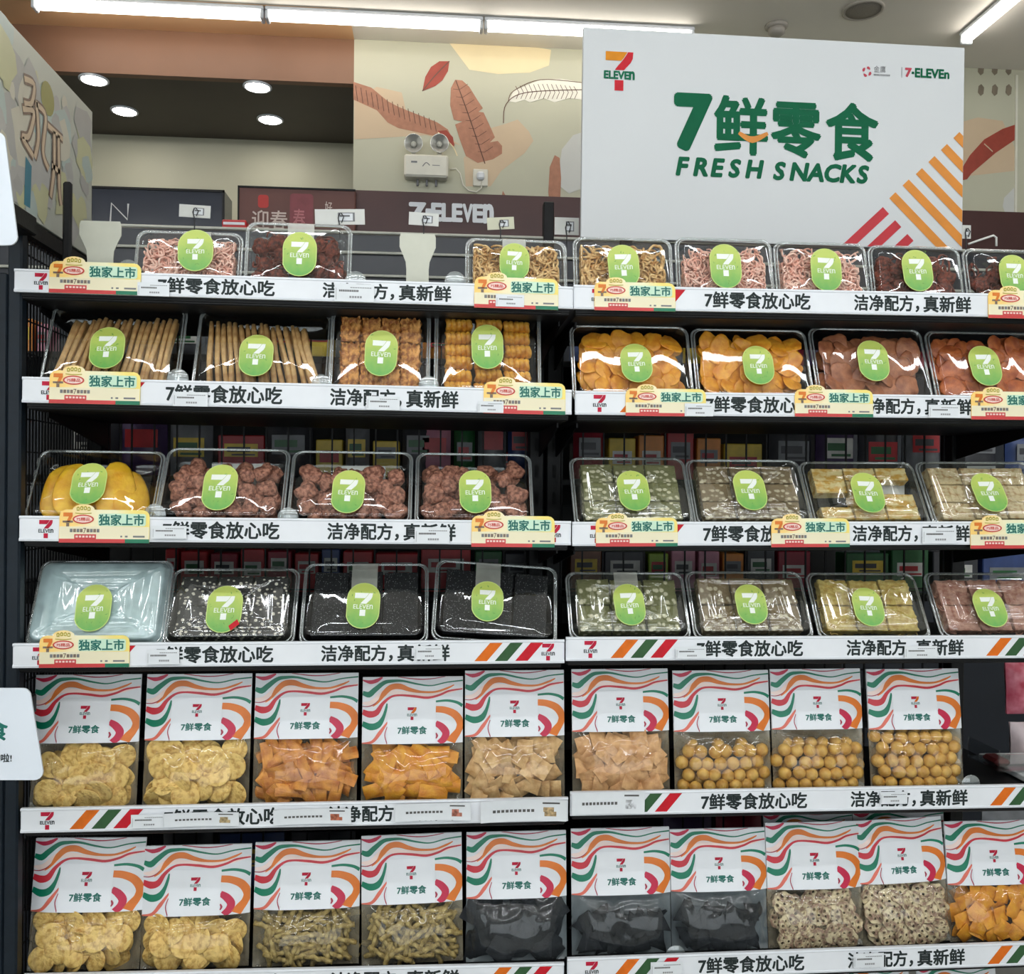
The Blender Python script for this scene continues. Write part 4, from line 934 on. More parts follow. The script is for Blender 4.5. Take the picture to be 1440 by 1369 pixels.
box_row(0, 3, [
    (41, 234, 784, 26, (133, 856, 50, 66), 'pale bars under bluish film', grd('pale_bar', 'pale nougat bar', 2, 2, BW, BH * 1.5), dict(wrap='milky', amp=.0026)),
    (232, 416, 794, 30, (316, 857, 50, 66), 'black and white seed bars', grd('seed_bar', 'black and white seed bar', 3, 2, BW * 1.03, BH * 1.6), dict(wrap='film', amp=.0010)),
    (422, 602, 787, 30, (511, 853, 47, 64), 'black sesame bars', grd('black_sesame_bar', 'black sesame slab', 3, 1, BW * 1.08, BH * 3), dict(amp=.0018, seal=True)),
    (606, 782, 787, 30, (685, 847, 45, 56), 'black sesame bars', grd('black_sesame_bar', 'black sesame slab', 3, 1, BW * 1.08, BH * 3), dict(amp=.0022, rolz=4, seal=True))])
box_row(1, 3, [
    (799, 969, 799, 32, (884, 852, 43, 58), 'grey green bars', grd('nutty_bar', 'grey green nut bar', 3, 2, BW, BH * 1.1), dict(wrap='film', amp=.0026, seal=True)),
    (972, 1140, 798, 32, (1055, 851, 43, 56), 'grey brown bars', grd('silver_green_bar', 'grey brown nut bar', 3, 2, BW, BH * 1.1), dict(wrap='film', amp=.0026)),
    (1146, 1303, 800, 32, (1219, 855, 42, 54), 'straw coloured bars', both(grd('straw_bar', 'straw coloured floss bar', 3, 2, BW * .95, BH * 1.5), shred(YEL, 'straw coloured shreds', n=60, rad=.001)), dict(wrap='film', amp=.0024)),
    (1316, 1478, 800, 32, (1390, 856, 43, 54), 'rosy bars', both(grd('rosy_bar', 'rosy floss bar', 3, 2, BW * .95, BH * 1.5), shred(ROSY, 'rosy shreds', n=70, rad=.001)), dict(wrap='film', amp=.0024))])

# ------------------------------------------------------------------ pouches with a printed head
POUCH = clear('pouch film', (.97, .98, .97), 1.0, .0, .05, .02, (220, 222, 216))
POUCHF = clear('frosted pouch film', (.94, .96, .96), 1.0, .0, .1, .06, (140, 148, 152))
BACKN = clear('pouch back film', (.9, .88, .84), 1.2, .02, .1, .55, (188, 176, 152))
BACKF = clear('grey pouch back film', (.86, .88, .9), 1.2, .02, .12, .8, (150, 158, 162))
HEADM = [pm('pouch head print', (228, 230, 234), .38, .02, 20), pm('pouch white panel', (234, 236, 240), .38, .02, 20), pm('head green', (0, 122, 92), .4, .06, 40), pm('head orange', (228, 122, 40), .4, .06, 40),
         pm('head red', (204, 44, 60), .4, .06, 40), pm('head dark red', (170, 44, 70), .4, .06, 40), pm('head crimson', (196, 32, 72), .4, .06, 40), CRIM, TEAL, pm('head pale pink', (246, 222, 214), .4, .03, 40), pm('head coral', (222, 110, 92), .4, .06, 40), ORANGE]
def make_pouch(bay, row, idx, xl, xr, yt, yh, label, tilt=7, b=.024, fill=None, fillz=.95, frost=False, rolz=0, Y0=.052, back=False, wr=.003, hat=True):
    a, c_ = P(xl, yh, Y0), P(xr, yh, Y0); w = (c_.x - a.x) * .985; X = (a.x + c_.x) / 2; t = R(tilt); zs = surf(bay, row, X) + .003 if row < 6 else zrow7
    def solve(y):
        lo, hi = .02, .4
        for _ in range(40):
            L = (lo + hi) / 2
            if proj((X, Y0 + L * math.sin(t), zs + L * math.cos(t)))[1] > y: lo = L
            else: hi = L
        return L
    H, hc = solve(yt), solve(yh)
    M = T(X, Y0, zs) @ RY(R(rolz)) @ RX(-t)
    e = empty('snack_pouch', M, label, 'snack pouch', None); seed = idx + row * 13 + bay * 40
    def thick(x, z):
        u = z / hc
        s = min(1, max(0, u) / .12) ** .6 if u < .12 else (1 - .55 * max(0, (u - .45) / .55) ** 1.5 if u < 1 else .45 * max(.06, 1 - (z - hc) / (H - hc) * 1.0))
        return b * s * (1 - min(1, abs(2 * x / w)) ** 3.5) + .0006
    def wrk(x, z):
        k = max(0, 1 - abs(z / hc - .85) / .5)
        rg = 1 - abs(nz((x * 1.6, 0, z * .6 + x * .4), 26, seed)) * 2.6
        return wr * (nz((x, 0, z), 30, seed) + k * 1.6 * max(0, rg) ** 3) if z < hc else 0
    m = MB(); nu, nv = 28, 28
    m.grid(lambda u, v: ((u - .5) * w, -thick((u - .5) * w, hc * v) - wrk((u - .5) * w, hc * v) * min(1, 8 * min(u, 1 - u)) - .0012 - .011 * min(1, 7 * min(u, 1 - u)) * math.sin(math.pi * min(1, v * 1.02)) ** .5, hc * v), nu, nv)
    m.build('clear_film', POUCHF if frost else POUCH, e)
    m = MB(); m.grid(lambda u, v: ((.5 - u) * w, thick((.5 - u) * w, H * v) + .001 + wrk((.5 - u) * w, H * v) * min(1, 8 * min(u, 1 - u)), H * v), 20, 24)
    m.build('back_film', BACKF if frost else BACKN, e)
    # printed head; u to the right, v downwards, both 0..1
    hh = H - hc; fy = lambda x, z: -thick(x, z) - .0016
    U = lambda x, y: (((x - 45) / 1015 - .5) * w, H - (y - 62) / 608 * hh)
    m = MB(); m.grid(lambda u, v: ((u - .5) * w, fy((u - .5) * w, hc + hh * v), hc + hh * v), 16, 12, 0)
    m.grid(lambda u, v: ((.5 - u) * w, thick((.5 - u) * w, hc + hh * v) + .0006, hc + hh * v), 16, 12, 0)
    kx = w / 1015
    def st(pts, hw, mi, lay=1): 
        q = [U(*p) for p in pts]; q = [(max(-w / 2, min(w / 2, x)), max(hc, min(H, z))) for x, z in q]
        v0 = len(m.v); m.ribbon(q, [h_ * kx * 1.18 for h_ in hw], -.0004 * lay, mi, fy)
        for i in range(v0, len(m.v)):
            x, y, z = m.v[i]; x = max(-w / 2, min(w / 2, x)); z = max(hc, min(H, z)); m.v[i] = (x, fy(x, z) - .0004 * lay, z)
    st([(45, 300), (150, 300), (260, 215), (340, 200), (520, 225), (700, 240), (900, 205), (1055, 170)], [6, 30, 30, 22, 22, 20, 16, 6], 9, .6)
    st([(45, 90), (120, 108), (185, 95), (245, 64)], [4, 16, 16, 6], 6)
    st([(400, 62), (600, 85), (740, 82), (880, 62)], [3, 5, 4, 3], 5)
    st([(45, 205), (110, 222), (170, 178), (260, 115), (340, 100), (450, 100), (600, 130), (740, 145), (900, 115), (1058, 100)], [16, 25, 22, 17, 13, 9, 7, 5, 5, 6], 2)
    st([(150, 330), (205, 290), (260, 215), (330, 158), (420, 150), (520, 180), (640, 202), (780, 202), (900, 170), (970, 140)], [3, 8, 22, 24, 24, 17, 10, 8, 9, 4], 3)
    st([(45, 330), (110, 330), (180, 300), (255, 225), (310, 185)], [3, 4, 5, 4, 3], 5)
    st([(45, 378), (120, 402), (190, 385), (250, 305), (330, 245), (420, 230), (560, 240), (700, 255), (820, 232), (920, 195), (1055, 178)], [20, 28, 24, 14, 9, 8, 10, 10, 9, 8, 5], 4)
    st([(45, 485), (130, 515), (210, 495), (262, 420), (297, 305)], [20, 28, 26, 14, 8], 2)
    st([(45, 668), (150, 650), (225, 570), (302, 470)], [6, 12, 16, 5], 10)
    st([(298, 515), (276, 590), (300, 668)], [3, 4, 4], 5)
    st([(785, 290), (900, 283), (1000, 302), (1058, 335)], [8, 10, 12, 14], 2)
    st([(785, 360), (880, 370), (980, 412), (1035, 490), (1015, 560), (965, 620), (930, 668)], [26, 28, 32, 33, 28, 36, 40], 3)
    st([(785, 485), (845, 520), (888, 572), (872, 625), (815, 668)], [22, 30, 32, 30, 22], 6)
    st([(788, 575), (800, 600), (788, 625)], [5, 9, 4], 5)
    xa, za = U(300, 668); xb, zb = U(785, 275)
    m.grid(lambda u, v: (xa + (xb - xa) * u, fy(xa + (xb - xa) * u, za + (zb - za) * v) - .0010, za + (zb - za) * v), 8, 8, 1)
    lx, lz = U(547, 455); logo(m, lx, lz, 115 * hh / 608, -.0014, 7, 11 if idx == 3 and row == 4 else 7, 7, 8, fy, .02)
    tx, tz = U(405, 582); m.text('7鲜零食', tx, tz, 290 * kx, 70 * hh / 608, -.0014, 8, .03, fy=fy)
    o = m.build('printed_head', HEADM, e); o['label'] = 'white head printed with red, green and orange waves'
    if fill: fill(dict(M=M, w=w, hc=hc, b=b, thick=thick, seed=seed, fz=fillz), bay, row, idx)
    return e
def pfill(k, what, plural, n, d, size, layers=2, tilt=.6, sc=1, x_in=.008):
    def f(bg, bay, row, i):
        rr = random.Random(bg['seed'] + 11); lab = f'{what} in the {ORD[i]} pouch of the {ROWS[row]} shelf, {bayname[bay]}'; gr = f'{plural} in the {ORD[i]} pouch of the {ROWS[row]} shelf, {bayname[bay]}'
        hx = bg['w'] / 2 - x_in - size * .7
        for ly in range(layers):
            for x, z in scatter(rr, n, -hx, hx, size * .75, bg['hc'] * bg['fz'] - size * .5, d):
                th = bg['thick'](x, z); y = -th + size * .3 + .007 + ly * .012 + rr.uniform(-.004, .003)
                a = min(1, th / .02); tl = tilt * (1 if ly else .75) * a
                MM = bg['M'] @ T(x, y, z) @ RZ(rr.uniform(-tl, tl)) @ RX(rr.uniform(-tl, tl)) @ RY(rr.uniform(0, 6.28)) @ Matrix.Scale(sc * rr.uniform(.9, 1.06), 4)
                piece(k, MM, lab, SB, gr, rr)
    return f
def balls(bg, bay, row, i):
    rr = random.Random(bg['seed']); d = .0224; n = int((bg['w'] - .010) / d); r_ = 0; z = .0125
    lab = f'round golden puff in the {ORD[i]} pouch of the {ROWS[row]} shelf, {bayname[bay]}'; gr = f'golden puffs in the {ORD[i]} pouch of the {ROWS[row]} shelf, {bayname[bay]}'
    while z < bg['hc'] * bg['fz'] - .008:
        for k in range(n):
            x = (k - (n - 1) / 2) * d + (d / 4 if r_ % 2 else -d / 4) + rr.uniform(-.002, .002)
            y = -bg['thick'](x, z) + .0135 + rr.uniform(-.001, .002)
            piece('round_puff', bg['M'] @ T(x, y, z + rr.uniform(-.002, .002)) @ RX(rr.uniform(0, 6)) @ RZ(rr.uniform(0, 6)), lab, SB, gr, rr)
            if rr.random() < .8: piece('round_puff', bg['M'] @ T(x + .011, y + .0195, z + .009), lab, SB, gr, rr)
        z += d * .89; r_ += 1
ORD = ('first', 'second', 'third', 'fourth', 'fifth')
def pouch(bay, row, i, xl, xr, yt, yh, what, fill, **k):
    make_pouch(bay, row, i, xl, xr, yt, yh, f'printed clear pouch of {what}, {ORD[i]} on the {ROWS[row]} shelf, {bayname[bay]}', fill=fill, **k)
CK = pfill('round_cracker', 'round golden cracker', 'round golden crackers', 44, .0238, .0215, tilt=.75)
pouch(0, 4, 0, 40, 193, 948, 1043, 'round crackers', CK, wr=.003)
pouch(0, 4, 1, 199, 351, 947, 1039, 'round crackers', CK, wr=.003)
pouch(0, 4, 2, 354, 503, 946, 1037, 'orange strips', pfill('orange_strip', 'flat orange strip', 'orange strips', 44, .0165, .021, tilt=.6), wr=.0024)
pouch(0, 4, 3, 507, 652, 951, 1044, 'amber strips', pfill('amber_strip', 'flat amber strip', 'amber strips', 44, .0165, .021, tilt=.5))
pouch(0, 4, 4, 653, 796, 942, 1034, 'square crackers', pfill('square_cracker', 'square tan cracker', 'square tan crackers', 46, .0185, .0145, tilt=.8))
pouch(1, 4, 0, 805, 944, 940, 1027, 'square crackers', pfill('pale_cracker', 'square rosy tan cracker', 'square rosy tan crackers', 42, .0185, .0145, tilt=.8))
pouch(1, 4, 1, 949, 1087, 942, 1027, 'golden puffs', balls, b=.022, fillz=.88)
pouch(1, 4, 2, 1088, 1218, 940, 1024, 'golden puffs', balls, b=.022, fillz=.92)
pouch(1, 4, 3, 1225, 1358, 940, 1024, 'golden puffs', balls, b=.022, fillz=.96)
pouch(0, 5, 0, 37, 197, 1177, 1279, 'round crackers', CK, rolz=1, wr=.0045)
pouch(0, 5, 1, 196, 351, 1187, 1284, 'round crackers', CK)
ST2 = pfill('crisp_stick', 'short olive tan stick', 'olive tan sticks', 64, .0135, .02, layers=3, tilt=.35)
pouch(0, 5, 2, 354, 506, 1182, 1275, 'olive tan sticks', ST2)
pouch(0, 5, 3, 508, 653, 1172, 1267, 'olive tan sticks', ST2, rolz=-1)
pouch(0, 5, 4, 655, 799, 1168, 1260, 'black crackers', pfill('black_cracker', 'large black cracker', 'black crackers', 14, .03, .026, tilt=.5), frost=True)
BT = pfill('black_triangle_chip', 'curved black chip', 'black chips', 24, .021, .022, tilt=.7, sc=.9)
pouch(1, 5, 0, 804, 946, 1163, 1255, 'black chips', BT, frost=True, fillz=.70)
pouch(1, 5, 1, 945, 1082, 1164, 1250, 'black chips', BT, frost=True, fillz=.74)
LO = pfill('lotus_slice', 'holed lotus slice', 'lotus slices', 28, .0235, .019, tilt=.5)
pouch(1, 5, 2, 1081, 1216, 1155, 1247, 'lotus slices', LO)
pouch(1, 5, 3, 1214, 1339, 1150, 1238, 'lotus slices', LO, rolz=-2)
pouch(1, 5, 4, 1336, 1468, 1153, 1241, 'amber chips', pfill('amber_chip', 'amber square chip', 'amber chips', 30, .021, .015, tilt=.6))
make_pouch(1, 5, 7, 1078, 1206, 1141, 1232, 'second row pouch, only its wavy head top showing above the first lotus slice pouch', Y0=.13)
make_pouch(1, 5, 8, 1206, 1336, 1138, 1226, 'second row pouch, only its wavy head top showing above the second lotus slice pouch', Y0=.13)
zrow7 = P(1240, 1590, .05).z
make_pouch(1, 6, 0, 1189, 1290, 1356, 1440, 'pouch head peeping out below the sixth shelf rail, left of two', hat=False)
make_pouch(1, 6, 1, 1300, 1414, 1356, 1440, 'pouch head peeping out below the sixth shelf rail, right of two')
# ------------------------------------------------------------------ the white sign board on top of the right bay
YS = .235
tl, tr, bl, br = P(822, 38, YS), P(1360, 67, YS), P(815, 333, YS), P(1350, 352, YS)
sw = ((tr - tl).length + (br - bl).length) / 2; sh = ((tl - bl).length + (tr - br).length) / 2
cen = (tl + tr + bl + br) / 4; rot = math.atan2((tr - tl).z + (br - bl).z, (tr - tl).x + (br - bl).x)
MS = T(*cen) @ RY(-rot) @ T(-sw / 2, 0, -sh / 2)
e = empty('sign_board', MS, 'large white sign board with green lettering standing on the top shelf of the right bay', 'sign')
m = MB(); m.box(0, sw, 0, .012, 0, sh, 0, ch=.001); m.build('board', [pm('sign board white', (202, 204, 205), .45, .015, 3)], e)
u = lambda x: x / 540 * sw                              # measures read off the board, 540 wide and 290 high
v = lambda y: sh - y / 291 * sh
m = MB(); logo(m, u(50), v(86), 54 / 291 * sh, -.0008, 1, 2, 2, 0, None, .045)
m.build('corner_emblem', [GREEN, OCHRE, RED], e)
SG = pm('sign green', (0, 92, 60), .55, .05, 30, spec=.15)
m = MB(); m.text('7', u(131), v(161), u(44), u(70), -.0008, 0, .05)
m.text('鲜', u(184), v(166), u(72), u(77), -.0008, 0, .03); m.text('零', u(264), v(167), u(68), u(73), -.0008, 0, .03); m.text('食', u(342), v(168), u(72), u(77), -.0008, 0, .03)
m.ribbon([(u(217), v(137)), (u(236), v(146)), (u(258), v(136))], [u(2.2), u(4.6), u(2.2)], -.0012, 1)
m.build('main_lettering', [SG, pm('smile amber', (206, 128, 30), .5, .05, 30)], e)
for t, x, y, wd in (('FRESH', 131, 199, 24.3), ('SNACKS', 267, 200, 23.8)):
    m = MB()
    for k, ch in enumerate(t): m.text(ch, u(x + k * wd), v(y), None, u(23), -.0008, 0, .045, .18)
    m.build('english_lettering', SG, e)
m = MB(); 
for k in range(4): m.ribbon([(u(398 + 5 * math.cos(a)), v(42 + 6 * math.sin(a))) for a in (k * 1.57 + j * .35 for j in range(4))], [u(.8), u(2), u(1.6), u(.4)], -.0008, 0)
for k in range(2): m.text('金' if k == 0 else '鷹', u(408 + k * 9), v(42), u(8), u(9), -.0008, 1, .0)
for k in range(12): m.poly([(u(408 + k * 2), v(47)), (u(409.3 + k * 2), v(47)), (u(409.3 + k * 2), v(44.5)), (u(408 + k * 2), v(44.5))], -.0008, 1)
m.poly([(u(448), v(48)), (u(448.8), v(48)), (u(448.8), v(33)), (u(448), v(33))], -.0008, 1)
m.text('7', u(454), v(46), u(8), u(11.5), -.0008, 0, .05); m.text('-', u(463), v(41.5), u(3), u(2.4), -.0008, 2, .02); m.text('ELEVEn', u(468), v(46), u(49), u(12), -.0008, 2, .04)
m.build('partner_marks', [pm('sign maroon', (176, 36, 60), .5, .05, 30), GREYINK, SG], e)
m = MB()
def bar(x0, y0, x1, y1, t, mi):                         # a slanting stripe, cut off at the board's edges
    d = math.hypot(x1 - x0, y1 - y0); nx_, ny_ = (y1 - y0) / d * t / 2, -(x1 - x0) / d * t / 2
    pts = [(x0 + nx_, y0 + ny_), (x0 - nx_, y0 - ny_), (x1 - nx_, y1 - ny_), (x1 + nx_, y1 + ny_)]
    def clip(ps, f, g):
        o = []
        for a, b in zip(ps, ps[1:] + ps[:1]):
            fa, fb = f(a), f(b)
            if fa >= 0: o.append(a)
            if fa * fb < 0: s_ = fa / (fa - fb); o.append((a[0] + (b[0] - a[0]) * s_, a[1] + (b[1] - a[1]) * s_))
        return o
    pts = clip(pts, lambda p: 539 - p[0], 0); pts = clip(pts, lambda p: 290 - p[1], 0) if len(pts) > 2 else pts
    if len(pts) > 2: m.poly([(u(a), v(b)) for a, b in pts][::-1], -.0008, mi)
for k, (x, y) in enumerate(((437, 216), (456, 197), (475, 180), (493, 162), (511, 144), (529, 126))): bar(x, y, x + 160, y + 156, 12.5, 0)
for k, (x, y) in enumerate(((428, 238), (446, 256), (464, 275), (480, 292))): bar(x, y, x - 130, y + 126, 13, 1)
m.build('corner_stripes', [pm('stripe amber', (214, 132, 30), .5, .05, 30), pm('stripe red', (190, 24, 40), .5, .05, 30)], e)
for x in (sw * .12, sw * .88):
    m = MB(); m.box(x - .012, x + .012, .013, .025, -.12, sh * .5, ch=.002); m.build('support_leg', BLACK, e)

# ------------------------------------------------------------------ top shelf odds and ends
def tcard(x0, x1, yt, yb, label):
    a, b = P(x0, yt, .09), P(x1, yt, .09); w = b.x - a.x; X = (a.x + b.x) / 2; zb = surf(0, 0, X); h = a.z - zb
    m = MB(); q = w / 2
    half = [(q * .62, 0), (q * .62, h * .52), (q * .66, h * .62), (q * .86, h * .74), (q, h * .82), (q, h * .95), (q * .93, h)]
    m.prism(half + [(-x, z) for x, z in half[::-1]], -.001, .001)
    tag(m.build('shelf_divider', pm('matt ivory plastic', (206, 206, 190), .5, .03, 30), None, T(X, .09, zb)), label, 'divider', 'white T-shaped cards on the top shelf')
tcard(112, 171, 310, 385, 'white T-shaped upright card left of the pink shreds box on the top shelf')
tcard(562, 613, 328, 400, 'white T-shaped upright card between dark and tan shreds boxes on the top shelf')
# price cards in wire clips along the far edge of the top shelf
def clip_card(x, y, wpx, hpx, label, rot=0, Y=SD - .004, cream=False):
    p = P(x, y, Y); sc = (P(x + 10, y, Y) - P(x, y, Y)).length / 10; zb = ztop if x < 800 else ztop
    e = empty('price_card', T(p.x, p.y, p.z), label, 'price card', 'price cards in wire clips'); w, h = wpx * sc, hpx * sc
    m = MB(); MM = RY(R(rot)); m.box(-w / 2, w / 2, -.0006, .0006, -h / 2, h / 2, 0, MM); m.box(-w * .04, w * .3, -.0009, -.0006, -h * .3, h * .28, 1, MM); m.box(-w * .02, w * .26, -.0011, -.0009, -h * .25, h * .22, 2, MM)
    m.box(w * .0, w * .2, -.0013, -.0011, h * .0, h * .12, 1, MM)
    m.build('card', [pm('card cream' if cream else 'card white', (214, 212, 186) if cream else (222, 222, 216), .5, .03, 30), GREYINK, SLIP], e)
    m = MB(); m.tube([(0, -.004, h * .2), (-.003, -.004, -h * .1), (0, -.002, -h * .6), (0, .0, ztop - p.z)], .0012, 6); m.tube([(.002, -.004, h * .25), (.008, -.004, 0), (.004, -.004, -h * .4)], .001, 6); m.build('wire_clip', pm('dark wire', (70, 70, 72), .3, .1, 60, metal=.8), e)
clip_card(596, 308, 42, 18, 'white price card in a wire clip under the wall lettering', 2)
clip_card(704, 314, 38, 17, 'cream price card in a wire clip right of the wall lettering', -4, cream=True)
clip_card(478, 305, 70, 22, 'wide white price card in a wire clip behind the dark shreds box', -2)
clip_card(274, 297, 44, 18, 'white price card in front of the navy panel', 2)
clip_card(797, 318, 34, 24, 'white price card half hidden by the left edge of the sign board', 0)
clip_card(1358, 326, 14, 18, 'small white price card at the right foot of the sign board', 0)
m = MB(); m.tube([P(x, y, .2) for x, y in ((1362, 343), (1376, 338), (1397, 331), (1401, 334), (1401, 346))], .0022, 7)
tag(m.build('wire_hook', pm('white wire', (222, 222, 216), .35, .05, 60)), 'bent white wire hook above the last box on the top shelf', 'hook')

# ------------------------------------------------------------------ printed end panel, black peg and aisle cards at the left
XP = XA + .02
c = [PX(-40, 5, XP), PX(127, 157, XP), PX(137, 310, XP), PX(-40, 290, XP)]
y0, y1 = c[0].y, c[1].y; zt0, zt1, zb0_, zb1_ = c[0].z, c[1].z, c[3].z, c[2].z
print('end panel y', y0, y1, 'z', zt0, zt1, zb0_, zb1_, 'ztop', ztop)
zb_ = zside + .0005
m = MB(); m.box(XP - .004, XP + .004, -.16, y1, zb_, zt1, 0, ch=.001)
def ap(y, z): return (XP + .0046, -.16 + y * (y1 + .16), zb_ + z * (zt1 - zb_))
def app(pts, mi, k=1): m.add([(p[0] + .0003 * k, p[1], p[2]) for p in (ap(*q) for q in pts)], [tuple(range(len(pts)))], mi)
def aps(pts, hw, mi, k=2):
    mm = MB(); mm.ribbon([(y * (y1 + .16), z * (zt1 - zb_)) for y, z in pts], hw, 0, 0)
    m.add([(XP + .0046 + .0003 * k, -.16 + a, zb_ + c_) for a, _, c_ in mm.v], mm.f, mi)
for k in range(60):
    cy_, cz_ = rnd.uniform(.05, .95), rnd.uniform(.05, .95); rr_ = rnd.uniform(.03, .11)
    app([(max(0, min(1, cy_ + rr_ * rnd.uniform(.6, 1.2) * math.cos(t))), max(0, min(1, cz_ + rr_ * 1.6 * rnd.uniform(.6, 1.2) * math.sin(t)))) for t in (j * .63 for j in range(10))], 1 + (k % 5), 1 + .02 * k)
app([(.35, .05), (.40, .05), (.41, .3), (.36, .33)], 6, 3); app([(.62, .12), (.78, .2), (.98, .02), (1, .10), (.8, .34), (.64, .3)], 2, 3)
app([(.54 + .06 * math.cos(t), .78 + .10 * math.sin(t)) for t in (j * .4 for j in range(16))], 7, 4)
for pts in ([(.34, .76), (.42, .78), (.40, .66), (.34, .62)], [(.33, .58), (.42, .62), (.38, .46), (.33, .42), (.42, .36)], [(.44, .7), (.46, .5), (.43, .36)], [(.44, .68), (.52, .66), (.50, .44), (.55, .36)], [(.54, .62), (.68, .62)], [(.60, .62), (.60, .4), (.57, .2)], [(.64, .62), (.65, .3), (.67, .2)], [(.58, .4), (.66, .4)]):
    aps(pts, .0085, 8, 5); aps(pts, .0045, 9, 6)
o = m.build('printed_end_panel', [pm('pastel print', (206, 208, 196), .3, .05, 3), pm('print grey violet', (198, 196, 192), .3, .05, 8), pm('print lemon', (214, 212, 168), .3, .05, 8), pm('print pale teal', (194, 208, 202), .3, .05, 8), pm('print ivory', (222, 216, 198), .3, .05, 8), pm('print dusty', (190, 188, 184), .3, .05, 8), pm('print blue teal', (60, 134, 156), .3, .05, 8), pm('print olive', (166, 162, 96), .3, .05, 8), pm('print brown line', (142, 118, 104), .4, .05, 8), pm('print peach', (226, 200, 170), .4, .05, 8)])
tag(o, 'pastel printed panel with brush lettering standing on the left side rail', 'panel')
m = MB(); q = P(95, 300, .06); m.box(q.x - .007, q.x + .007, .055, .065, P(95, 345, .06).z - .06, P(95, 256, .06).z, ch=.003)
tag(m.build('black_peg', BLACK), 'slim black upright peg in front of the printed end panel', 'peg')
def aisle_card(pts, Y, label, text=None):
    q = [P(x, y, Y) for x, y in pts]; m = MB(); q2 = [(p.x, p.z) for p in q]
    m.prism(q2, Y - .0015, Y + .0015, 0)
    if text: text(m)
    return m
def rcorner(x0, y0, x1, y1, xs, r):                     # right side of a card with rounded corners, in picture measures
    up = [(x1 - r + r * math.sin(R(t)), y0 + r - r * math.cos(R(t))) for t in range(0, 91, 18)]
    dn = [(xs - r + r * math.cos(R(t)), y1 - r + r * math.sin(R(t))) for t in range(0, 91, 18)]
    return [(x0, y1)] + [p for p in dn[::-1]] + [p for p in up[::-1]] + [(x0, y0)]
CARDW = pm('satin card', (224, 230, 238), .35, .02, 10)
for k, (x0, y0, x1, y1, xs, lab, txt) in enumerate(((-110, 186, 8, 345, 25, 'white rounded aisle card at the upper left edge above the top shelf', None), (-110, 967, 44, 1096, 61, 'white rounded aisle card with teal characters at the lower left edge', 1))):
    Yk = -.185; e = empty('aisle_card', T(0, 0, 0), lab, 'card', 'white aisle cards at the left edge')
    m = aisle_card(rcorner(x0, y0, x1, y1, xs, 12), Yk, None); 
    if txt:
        sc = (P(20, 1000, Yk) - P(10, 1000, Yk)).length / 10; p = P(-18, 1040, Yk); m.text('食', p.x, p.z, 29 * sc, 29 * sc, Yk - .0019, 1, .03)
        p = P(-92, 1040, Yk); m.text('鲜零', p.x, p.z, 66 * sc, 29 * sc, Yk - .0019, 1, .03)
        p = P(-12, 1071, Yk); m.text('放啦!', p.x, p.z, 29 * sc, 12 * sc, Yk - .0019, 2, .02)
    m.build('card', [CARDW, TEAL, INK], e)
    m = MB(); p = P(-20, (y0 + y1) / 2, 0); p = P(-50, (y0 + y1) / 2, Yk); m.box(p.x - .02, p.x + .02, Yk + .002, .003, p.z - .015, p.z + .015, ch=.002); m.build('holder', BLACK, e)
# dark end panel of the neighbouring bay
xb_ = XA - .002; m = MB(); m.box(xb_ - .35, xb_, .004, .03, 0, ztop - .0, 0, ch=.002)
for k in range(26): m.box(xb_ - .34, xb_ - .012, .0025, .004, .06 + k * .062, .062 + k * .062, 1)
for k in range(10): m.box(xb_ - .33 + k * .034, xb_ - .328 + k * .034, .0025, .004, .05, ztop - .05, 1)
tag(m.build('end_panel', [NAVY, pm('groove navy', (14, 24, 34), .5, .1, 60)]), 'dark navy gridded panel closing the shelves at the left edge', 'panel')

# ------------------------------------------------------------------ behind the shelving
def block(name, x0, y0, x1, y1, Y, dep, mats, label, cat, group=None, fn=None, ch=.003):
    a, b = P(x0, y1, Y), P(x1, y0, Y); m = MB(); w, h = b.x - a.x, b.z - a.z
    m.box(0, w, 0, dep, 0, h, 0, ch=ch)
    if fn: fn(m, w, h)
    o = m.build(name, mats, None, T(a.x, Y, a.z + .001)); tag(o, label, cat, group); return o
NAVYS = pm('navy gloss', (34, 40, 54), .2, .1, 3)
def nglyph(m, w, h):
    m.ribbon([(w * .14, h * .32), (w * .15, h * .72), (w * .27, h * .45), (w * .275, h * .72)], .003, -.0006, 1, sub=1); m.box(0, w, -.004, .0, h * .96, h, 2); m.box(w * .985, w, -.004, 0, 0, h, 2)
e_ = block('navy_panel', 128, 268, 316, 345, 1.75, .12, [NAVYS, pm('pale line', (190, 192, 192), .4, .05, 20), BLACK], 'dark navy panel with a thin letter mark in the recess', 'panel', None, nglyph)
def spring(m, w, h):
    m.text('迎春', w * .12, h * .28, w * .30, h * .32, -.0008, 1, .01); m.poly(rrect(w * .17, w * .26, h * .64, h * .86, h * .05), -.0006, 2); m.poly(rrect(w * .44, w * .64, h * .15, h * .9, h * .06), -.0006, 3)
    m.text('春', w * .47, h * .3, w * .1, h * .34, -.001, 4, .01); m.text('好', w * .74, h * .58, w * .06, h * .2, -.001, 1, .01); m.box(0, w * .012, -.004, 0, 0, h, 5); m.box(0, w, -.004, 0, h * .97, h, 5)
block('festive_banner', 334, 267, 500, 345, 1.56, .02, [pm('brown red banner', (104, 62, 54), .5, .08, 4), pm('pale banner print', (206, 188, 178), .5, .05, 30), pm('banner red', (186, 46, 40), .5, .05, 30), pm('banner rose', (132, 60, 66), .5, .1, 20), pm('banner pink print', (188, 112, 116), .5, .1, 20), BLACK], 'brown red festive banner with pale characters at the recess edge', 'banner', None, spring)
